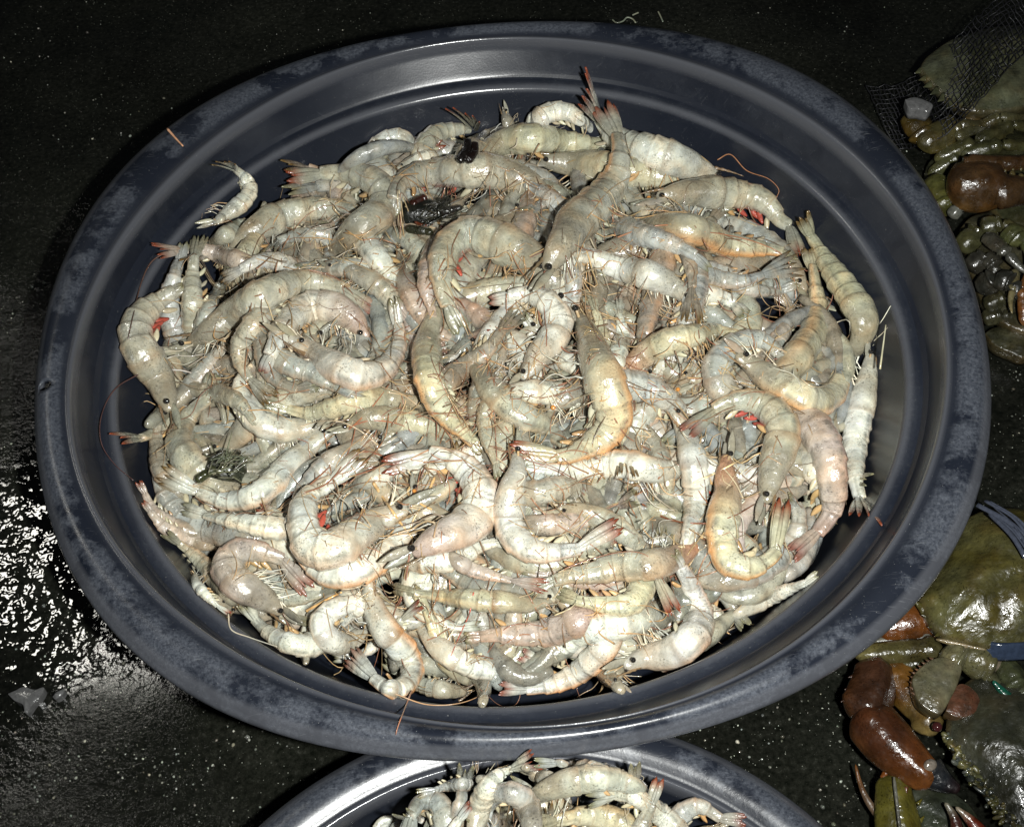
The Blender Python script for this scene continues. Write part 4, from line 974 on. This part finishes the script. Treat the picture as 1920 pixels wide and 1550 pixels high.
OL, YE, PALE = (.085, .08, .03), (.26, .20, .05), (.36, .36, .30)
BRN, BRU = (.085, .045, .018), (.26, .13, .03)
def thing(name, label, cat, loc, group=None):
    o = empty(name, loc); tag(o, label, cat, group); return o, np.array(loc, float)
def part(name, par, org, fn, mat=None):
    b = Buf(); fn(b); return build(name, b, mat or M_CRAB, par, origin=org)
K = lambda x, y, z: px(x, y, z)
CG = 'crabs lying on the ground beside the basins'
# ---- crab under the net
r, o = thing('crab', 'olive crab under black netting at the upper right, rough shell half covered', 'crab', px(1860, 160, 0), CG)
part('carapace', r, o, lambda b: carapace(b, [(1722, 132), (1735, 112), (1752, 98), (1775, 82), (1800, 72), (1880, 52), (1990, 60), (2050, 130), (1990, 185), (1920, 205), (1850, 213), (1800, 208), (1776, 190), (1752, 168), (1734, 150)], .050, .014, (.10, .105, .055), (.16, .165, .10), [(1724, 134, -9, 4), (1732, 148, -10, 3), (1742, 160, -11, 4), (1755, 172, -11, 6), (1768, 184, -10, 7), (1782, 196, -8, 9)]))
part('claw_wrist', r, o, lambda b: seg(b, K(1706, 212, .038), K(1738, 262, .036), .0095, .0115, (.12, .085, .02), under=(.20, .13, .03)))
part('claw', r, o, lambda b: seg(b, K(1722, 272, .036), K(1802, 240, .040), .0095, .0125, (.11, .095, .035), under=YE))
part('claw_finger', r, o, lambda b: claw(b, K(1796, 232, .046), K(1866, 214, .046), .0058, .002, (.10, .09, .04), PALE, .16, 4))
part('claw_finger', r, o, lambda b: claw(b, K(1792, 258, .042), K(1862, 248, .042), .0055, .002, (.12, .11, .05), PALE, -.12, 4, side=-1))
chain('walking_leg', r, o, [(1752, 300, .028), (1830, 268, .040), (1900, 232, .046), (1990, 236, .03)], [.0050, .0065, .0050, .004], (.105, .10, .04), (.17, .15, .05))
chain('walking_leg', r, o, [(1740, 330, .020), (1800, 292, .034), (1880, 270, .044), (1985, 262, .04)], [.0045, .0060, .0055, .004], (.09, .09, .035), (.15, .14, .06))
chain('walking_leg', r, o, [(1842, 236, .044), (1876, 218, .050), (1960, 208, .046)], [.0042, .0045, .003], (.12, .11, .05))
part('mouth_plate', r, o, lambda b: seg(b, K(1812, 214, .043), K(1842, 238, .042), .0035, .0045, (.16, .12, .05)))
b = Buf(); carapace(b, [(1696, 190), (1712, 186), (1730, 190), (1748, 200), (1740, 212), (1722, 208), (1704, 206)], .055, .0010, (.09, .09, .10), (.05, .05, .06), grooves=0)
tag(build('scrap', b, M_SCRAP, origin=px(1720, 200, .05)), 'pale wet scrap lying on the claw of the netted crab', 'scrap')
# ---- crab with the big brown claw, lying on its back in a mass of legs
r, o = thing('crab', 'dark crab with big glossy brown claw at the right edge near the top', 'crab', px(1880, 400, 0), CG)
part('claw', r, o, lambda b: seg(b, K(1776, 352, .054), K(1886, 346, .056), .0165, .0165, BRN, .82, .20, 26, 22, under=BRU, knob=False))
part('claw_finger', r, o, lambda b: claw(b, K(1862, 360, .058), K(1998, 372, .052), .0150, .005, BRN, (.18, .10, .03), -.05, 7, side=-1))
part('claw_finger', r, o, lambda b: claw(b, K(1806, 306, .064), K(1994, 296, .066), .0078, .004, (.10, .05, .018), (.20, .12, .03), .03, 9))
part('claw_wrist', r, o, lambda b: seg(b, K(1752, 330, .036), K(1778, 398, .036), .0095, .0125, (.12, .115, .03), under=(.2, .18, .05)))
part('breast_plate', r, o, ser0 := (lambda b: carapace(b, [(1800, 430), (1822, 408), (1870, 398), (1950, 395), (2000, 450), (1990, 600), (1930, 625), (1868, 600), (1838, 560), (1815, 500)], .022, .008, (.07, .065, .035), (.11, .10, .06))))
for pp, rr_, c_ in (([(1782, 408, .040), (1802, 385, .048), (1822, 372, .046)], [.0048, .0035, .002], (.20, .20, .17)),
                    ([(1848, 440, .050), (1890, 476, .056), (1945, 520, .050)], [.0062, .0045, .003], (.11, .105, .08)),
                    ([(1800, 470, .034), (1838, 428, .044), (1880, 418, .050), (1960, 440, .045)], [.0075, .0070, .0055, .004], (.09, .085, .035)),
                    ([(1816, 505, .032), (1850, 478, .040), (1868, 500, .040), (1862, 545, .03)], [.0070, .0060, .0055, .003], (.065, .06, .045)),
                    ([(1835, 545, .030), (1868, 520, .046), (1900, 530, .050), (1935, 575, .04)], [.0070, .0075, .0065, .004], (.055, .055, .045)),
                    ([(1905, 505, .048), (1899, 545, .050), (1898, 588, .046)], [.0032, .0028, .002], (.28, .24, .12)),
                    ([(1845, 575, .026), (1885, 556, .034), (1930, 560, .034)], [.0060, .0050, .003], (.085, .08, .04)),
                    ([(1842, 598, .020), (1880, 588, .026), (1940, 596, .024)], [.0058, .0050, .004], (.075, .07, .035)),
                    ([(1920, 610, .036), (1916, 540, .050), (1922, 470, .050)], [.0032, .0030, .002], (.24, .10, .03)),
                    ([(1890, 430, .052), (1918, 452, .056), (1950, 452, .05)], [.0085, .0075, .005], (.12, .13, .05))):
    chain('walking_leg', r, o, pp, rr_, c_)
part('swimming_paddle', r, o, lambda b: carapace(b, [(1845, 628), (1860, 618), (1890, 612), (1935, 610), (1960, 640), (1925, 672), (1890, 662), (1862, 648)], .014, .003, (.10, .095, .05), (.06, .06, .035), grooves=0))
# ---- third crab: olive shell with the flash glare
r, o = thing('crab', 'large olive crab with smooth shining shell at the right edge below the middle', 'crab', px(1850, 1090, 0), CG)
part('carapace', r, o, lambda b: carapace(b, [(1722, 1128), (1745, 1090), (1775, 1040), (1800, 985), (1850, 958), (1930, 958), (2030, 990), (2080, 1090), (2040, 1180), (1950, 1216), (1880, 1222), (1800, 1205), (1762, 1192), (1738, 1165)], .052, .022, (.10, .085, .022), (.15, .14, .055), [(1728, 1138, -17, -15), (1737, 1156, -11, -5), (1748, 1174, -9, 1), (1760, 1188, -8, 5)]))
part('claw', r, o, lambda b: seg(b, K(1632, 1182, .030), K(1752, 1158, .034), .0125, .0165, (.21, .07, .015), .8, .15, under=(.30, .16, .03)))
part('claw_edge', r, o, lambda b: seg(b, K(1630, 1202, .032), K(1758, 1194, .036), .0030, .0042, PALE))
part('walking_leg', r, o, lambda b: seg(b, K(1604, 1228, .034), K(1768, 1216, .036), .0056, .0074, (.13, .11, .04), .8, .05, under=(.09, .09, .03)))
part('walking_leg', r, o, lambda b: seg(b, K(1640, 1250, .028), K(1770, 1240, .030), .0050, .0060, (.11, .10, .035), .8, .05))
part('walking_leg', r, o, lambda b: seg(b, K(1622, 1209, .022), K(1735, 1205, .024), .0052, .0055, (.17, .15, .03)))
part('shell_edge', r, o, lambda b: seg(b, K(1755, 1198, .050), K(1850, 1218, .052), .0013, .0013, (.34, .26, .14)))
part('leg_joint', r, o, lambda b: seg(b, K(1764, 1222, .044), K(1808, 1246, .046), .0080, .0100, (.16, .15, .08), .7, .2))
part('leg_joint', r, o, lambda b: seg(b, K(1806, 1222, .046), K(1868, 1252, .044), .0085, .0085, (.13, .12, .055), .6, .3))
part('leg_joint', r, o, lambda b: claw(b, K(1858, 1240, .044), K(1890, 1256, .044), .0065, .0015, (.24, .19, .13), (.34, .16, .08), 0))
def ser(pts_, z, dome, c1, c2): return lambda b: carapace(b, pts_, z, dome, c1, c2, grooves=0)
part('swimming_paddle', r, o, ser([(1790, 1238), (1802, 1252), (1796, 1280), (1782, 1310), (1764, 1338), (1745, 1336), (1722, 1318), (1712, 1294), (1709, 1275), (1716, 1262), (1728, 1250), (1742, 1240), (1762, 1234)], .050, .0022, (.15, .14, .08), (.20, .18, .11)))
def serr(b):
    for x, y in ((1712, 1270), (1715, 1262), (1721, 1256), (1727, 1250), (1734, 1244), (1741, 1239), (1748, 1235), (1711, 1280), (1711, 1290), (1714, 1300)):
        q = K(x, y, .050); tube(b, q + (K(x - 6, y - 3, .050) - q) * np.linspace(-.3, 1, 5)[:, None], .0008 * np.linspace(1, .2, 5), .0011 * np.linspace(1, .2, 5), UP, 6, (.26, .14, .08))
part('paddle_spines', r, o, serr)
part('paddle_tip', r, o, ser([(1772, 1334), (1784, 1300), (1798, 1284), (1816, 1288), (1832, 1304), (1836, 1320), (1826, 1338), (1804, 1346), (1786, 1344)], .044, .0012, (.20, .085, .05), (.15, .075, .045)))
# ---- fourth crab: dark shell, red brown claw
r, o = thing('crab', 'dark crab with red brown claw at the lower right corner', 'crab', px(1800, 1420, 0), CG)
part('carapace', r, o, lambda b: carapace(b, [(1772, 1386), (1778, 1340), (1800, 1290), (1850, 1262), (1920, 1270), (2010, 1290), (2100, 1360), (2160, 1500), (2100, 1640), (2000, 1640), (1925, 1585), (1870, 1520), (1820, 1450)], .036, .018, (.035, .037, .024), (.065, .065, .042)))
def frill(b):
    for k in range(150):
        t = rng.random(); x, y = 1768 + 160 * t + rng.normal(0, 6), 1378 + 205 * t + rng.normal(0, 5); ell(b, K(x, y, .038 + rng.random() * .004), rng.normal(0, 1, 3), (rng.uniform(.0012, .0040), .0012, rng.uniform(.001, .002)), jit((.16, .15, .06) if rng.random() < .6 else (.08, .09, .075), .25), n=7, m=6)
part('shell_fringe', r, o, frill)
part('eye', r, o, lambda b: ell(b, K(1757, 1362, .048), (1, 1, 0), (.003, .003, .003), (.03, .008, .008), n=9, m=9), M_EYE)
RB, RU = (.060, .026, .014), (.17, .070, .016)
part('claw_wrist', r, o, lambda b: seg(b, K(1640, 1232, .032), K(1606, 1345, .034), .0105, .0135, RB, .85, .12, 26, 22, under=(.13, .05, .015), bend=-.10, knob=False))
part('claw', r, o, lambda b: seg(b, K(1614, 1330, .036), K(1754, 1468, .038), .0148, .0085, (.085, .030, .013), .85, .20, 30, 22, under=RU, bend=.04, along=(.20, .070, .018), knob=False))
part('claw_arm', r, o, lambda b: seg(b, K(1655, 1250, .024), K(1748, 1378, .030), .0130, .0070, (.17, .075, .014), .8, .12, 26, 18, under=(.26, .17, .03), bend=-.08, along=(.28, .20, .07)))
part('claw_socket', r, o, lambda b: ell(b, K(1744, 1434, .046), (1, .4, 0), (.0042, .0025, .0035), (.26, .23, .20), n=10, m=10))
part('claw_finger', r, o, lambda b: claw(b, K(1738, 1440, .038), K(1800, 1480, .038), .0105, .0025, (.024, .027, .032), (.04, .02, .02), .06))
part('claw', r, o, lambda b: seg(b, K(1692, 1610, .020), K(1672, 1450, .030), .0140, .0085, (.14, .12, .02), .8, .05, 24, 20, under=(.20, .17, .04), knob=False))
part('claw_joint', r, o, lambda b: ell(b, K(1671, 1434, .032), (1, 0, 0), (.0044, .0045, .0056), (.02, .17, .12)))
part('claw_finger', r, o, lambda b: claw(b, K(1656, 1462, .030), K(1660, 1420, .032), .0026, .001, (.34, .10, .02), (.34, .09, .02), .1))
part('claw_ridge', r, o, lambda b: claw(b, K(1676, 1456, .0420), K(1690, 1575, .038), .0010, .0010, (.20, .19, .15), (.2, .19, .15), 0))
part('under_shell', r, o, ser([(1690, 1470), (1730, 1462), (1790, 1490), (1830, 1530), (1850, 1600), (1760, 1620), (1715, 1580), (1700, 1520)], .016, .006, (.06, .07, .04), (.09, .10, .07)))
part('walking_leg', r, o, lambda b: claw(b, K(1668, 1550, .020), K(1604, 1432, .026), .0030, .0007, (.16, .10, .06), (.34, .13, .03), -.10))
part('claw_finger', r, o, lambda b: claw(b, K(1795, 1575, .034), K(1772, 1504, .040), .0045, .0011, (.10, .03, .02), (.50, .44, .30), .12))
part('claw_finger', r, o, lambda b: claw(b, K(1850, 1580, .034), K(1792, 1512, .040), .0056, .0009, (.26, .045, .02), (.52, .42, .28), .06))
chain('walking_leg', r, o, [(1850, 1262, .040), (1898, 1320, .040), (1960, 1345, .040)], [.0050, .0060, .004], (.12, .12, .06))
chain('walking_leg', r, o, [(1880, 1236, .044), (1912, 1290, .046), (1960, 1330, .040)], [.0060, .0065, .004], (.10, .11, .05))
part('leg_joint', r, o, lambda b: claw(b, K(1862, 1276, .050), K(1892, 1310, .046), .0012, .0042, (.015, .14, .09), (.015, .14, .09), 0))
# ---- half hidden crab
r, o = thing('crab', 'half hidden dark crab between the brown claw and the netted shell', 'crab', px(1960, 300, 0), CG)
part('carapace', r, o, lambda b: carapace(b, [(1830, 270), (1880, 235), (1960, 215), (2050, 260), (2060, 400), (1990, 470), (1900, 440), (1850, 380), (1820, 320)], .026, .012, (.05, .05, .022), (.09, .09, .045)))
chain('walking_leg', r, o, [(1760, 300, .016), (1740, 350, .014), (1765, 420, .010)], [.006, .005, .003], (.06, .06, .03))
# ---- dark crab bits in the shrimp
def bits(name, label, x, y, parts, hairs=()):
    z = float(hdisc([px(x, y, RIM - .02)[0]], [px(x, y, RIM - .02)[1]], [.012], .3)[0])
    q = px(x, y, z); r, o = thing(name, label, 'crab', q, 'small dark crabs among the shrimp')
    for nm, x0, y0, x1, y1, r0, r1, c_, dz in parts:
        part(nm, r, o, lambda b: seg(b, px(x0, y0, z + dz), px(x1, y1, z + dz), r0, r1, c_, under=np.asarray(c_) * 1.1) if nm != 'claw_finger' else claw(b, px(x0, y0, z + dz), px(x1, y1, z + dz), r0, r1, c_, c_))
    if hairs:
        hx0, hy0, hx1, hy1, n_, c_ = hairs
        def fn(b):
            for k in range(n_):
                x, y = rng.uniform(hx0, hx1), rng.uniform(hy0, hy1); a_ = rng.normal(-.5, .5); l = rng.uniform(18, 45); h = rng.uniform(.008, .014)
                tube(b, np.linspace(px(x, y, z + h), px(x + l * math.cos(a_), y + l * math.sin(a_), z + h + rng.uniform(-.001, .002)), 6), .0004, np.linspace(.0006, .0003, 6), UP, 5, jit(c_, .3))
        part('bristles', r, o, fn)
bits('crab_piece', 'two black claw tips sticking up at the top of the heap', 872, 282, [('claw_finger', 860, 302, 876, 262, .0042, .0030, (.016, .012, .010), .008), ('claw_finger', 874, 302, 890, 268, .0042, .0028, (.02, .012, .010), .007)])
bits('small_crab', 'small dark crab with red specks buried behind the big curl', 795, 398, [('carapace', 748, 402, 836, 398, .0095, .0095, (.020, .022, .017), -.001), ('walking_leg', 806, 388, 846, 374, .0028, .0020, (.03, .03, .025), .006), ('walking_leg', 826, 398, 868, 388, .0026, .0018, (.035, .03, .025), .006), ('walking_leg', 760, 428, 812, 436, .0032, .0022, (.04, .04, .02), .004), ('walking_leg', 770, 384, 800, 368, .0035, .0025, (.05, .015, .01), .006), ('claw_finger', 826, 430, 846, 416, .0026, .001, (.22, .03, .02), .007), ('claw_finger', 778, 416, 812, 420, .0012, .0008, (.20, .05, .02), .008)], (780, 380, 850, 430, 36, (.06, .06, .045)))
bits('small_crab', 'dark olive crab with glinting bristles in the hollow at the left', 420, 878, [('carapace', 380, 888, 462, 876, .0100, .0100, (.05, .055, .035), -.006), ('walking_leg', 366, 902, 404, 876, .0030, .0020, (.07, .08, .03), .003)], (380, 850, 450, 895, 44, (.26, .27, .17)))

# ------------------------------------------------------------------ netting, straps
def netting():
    b = Buf(); r_ = np.random.default_rng(5)
    def sheet(u, v):
        x = 1640 + 330 * u + 60 * v; y = 225 - 250 * u * .75 + 30 * math.sin(u * 6) + 130 * v * (1 - .2 * u) - 30
        z = .012 + .062 * min(1, max(0, (x - 1700) / 120)) + .004 * math.sin(u * 19 + v * 7)
        return px(x, y, z)
    nu, nv = 46, 15
    G_ = np.array([[sheet(i / (nu - 1) + r_.normal(0, .004), j / (nv - 1) * .9 - .25 + r_.normal(0, .012)) for j in range(nv)] for i in range(nu)])
    for i in range(nu): tube(b, spline(G_[i], 40), .00045, .00045, UP, 4, G(.03))
    for j in range(nv):
        tube(b, spline(G_[:, j], 80), .00045, .00045, UP, 4, G(.03))
    tag(build('netting', b, M_NET), 'black nylon netting draped over the crab at the upper right', 'net')
netting()
r, o = thing('plastic_strap', 'bunch of clear plastic strips lying on the olive crab at the right edge', 'strap', px(1890, 990, .08))
for k in range(9):
    x0, y0 = 1838 + 5 * k + rng.normal(0, 6), 938 + 4 * k; x1, y1 = 1935 + rng.normal(0, 8), 1030 + 6 * k - 20
    part('strip', r, o, lambda b: tube(b, spline([K(x0, y0, .082), K((x0 + x1) / 2 + 8, (y0 + y1) / 2 - 6 + k, .086), K(x1, y1, .084)], 16), .0004, .0016, UP + rng.normal(0, .5, 3), 6, G(.3)), M_STRAP)
b = Buf(); tube(b, spline([K(1838, 1216, .050), K(1880, 1222, .054), K(1960, 1218, .054)], 16), .0006, .0060, UP + np.array([0, -.6, 0]), 8, G(.3))
tag(build('plastic_strap', b, plain('blue_black_plastic', (.018, .026, .045), .15), origin=K(1880, 1220, .05)), 'blue black plastic band below the shell of the large olive crab', 'strap')
b = Buf()
for k in range(60):
    a_ = rng.normal(0, 1, 2); q = px(62 + a_[0] * 8, 1312 + a_[1] * 3, .002)
carapace(b, [(16, 1302), (30, 1296), (46, 1289), (66, 1294), (84, 1290), (78, 1306), (66, 1318), (50, 1338), (44, 1322), (28, 1314)], .0025, .0012, (.20, .21, .19), (.12, .13, .11), grooves=0); carapace(b, [(100, 1308), (108, 1298), (122, 1294), (118, 1304), (106, 1312)], .002, .0010, (.14, .15, .13), (.1, .1, .09), grooves=0)
tag(build('wet_scrap', b, M_SCRAP, origin=px(55, 1310, 0)), 'white wet scrap on the asphalt below the bright puddle', 'scrap')
b = Buf()
for pts_ in ([(1148, 37), (1156, 43), (1168, 40), (1176, 33), (1186, 36), (1192, 43)], [(1186, 29), (1190, 27), (1197, 24)], [(1234, 22), (1238, 30), (1243, 41)]):
    P = np.array([px(x, y, .003) for x, y in pts_]); tube(b, spline(P, 24), .0005, .0008, UP, 6, (.20, .22, .17))
tag(build('thread', b, M_LEG, origin=px(1170, 38, 0)), 'curled pale wet thread on the ground above the basin', 'thread')
for o_ in bpy.data.objects:
    if len(str(o_.get('label', '')).split()) > 16: print('LONG', o_['label'])
print('objects', len(bpy.data.objects))
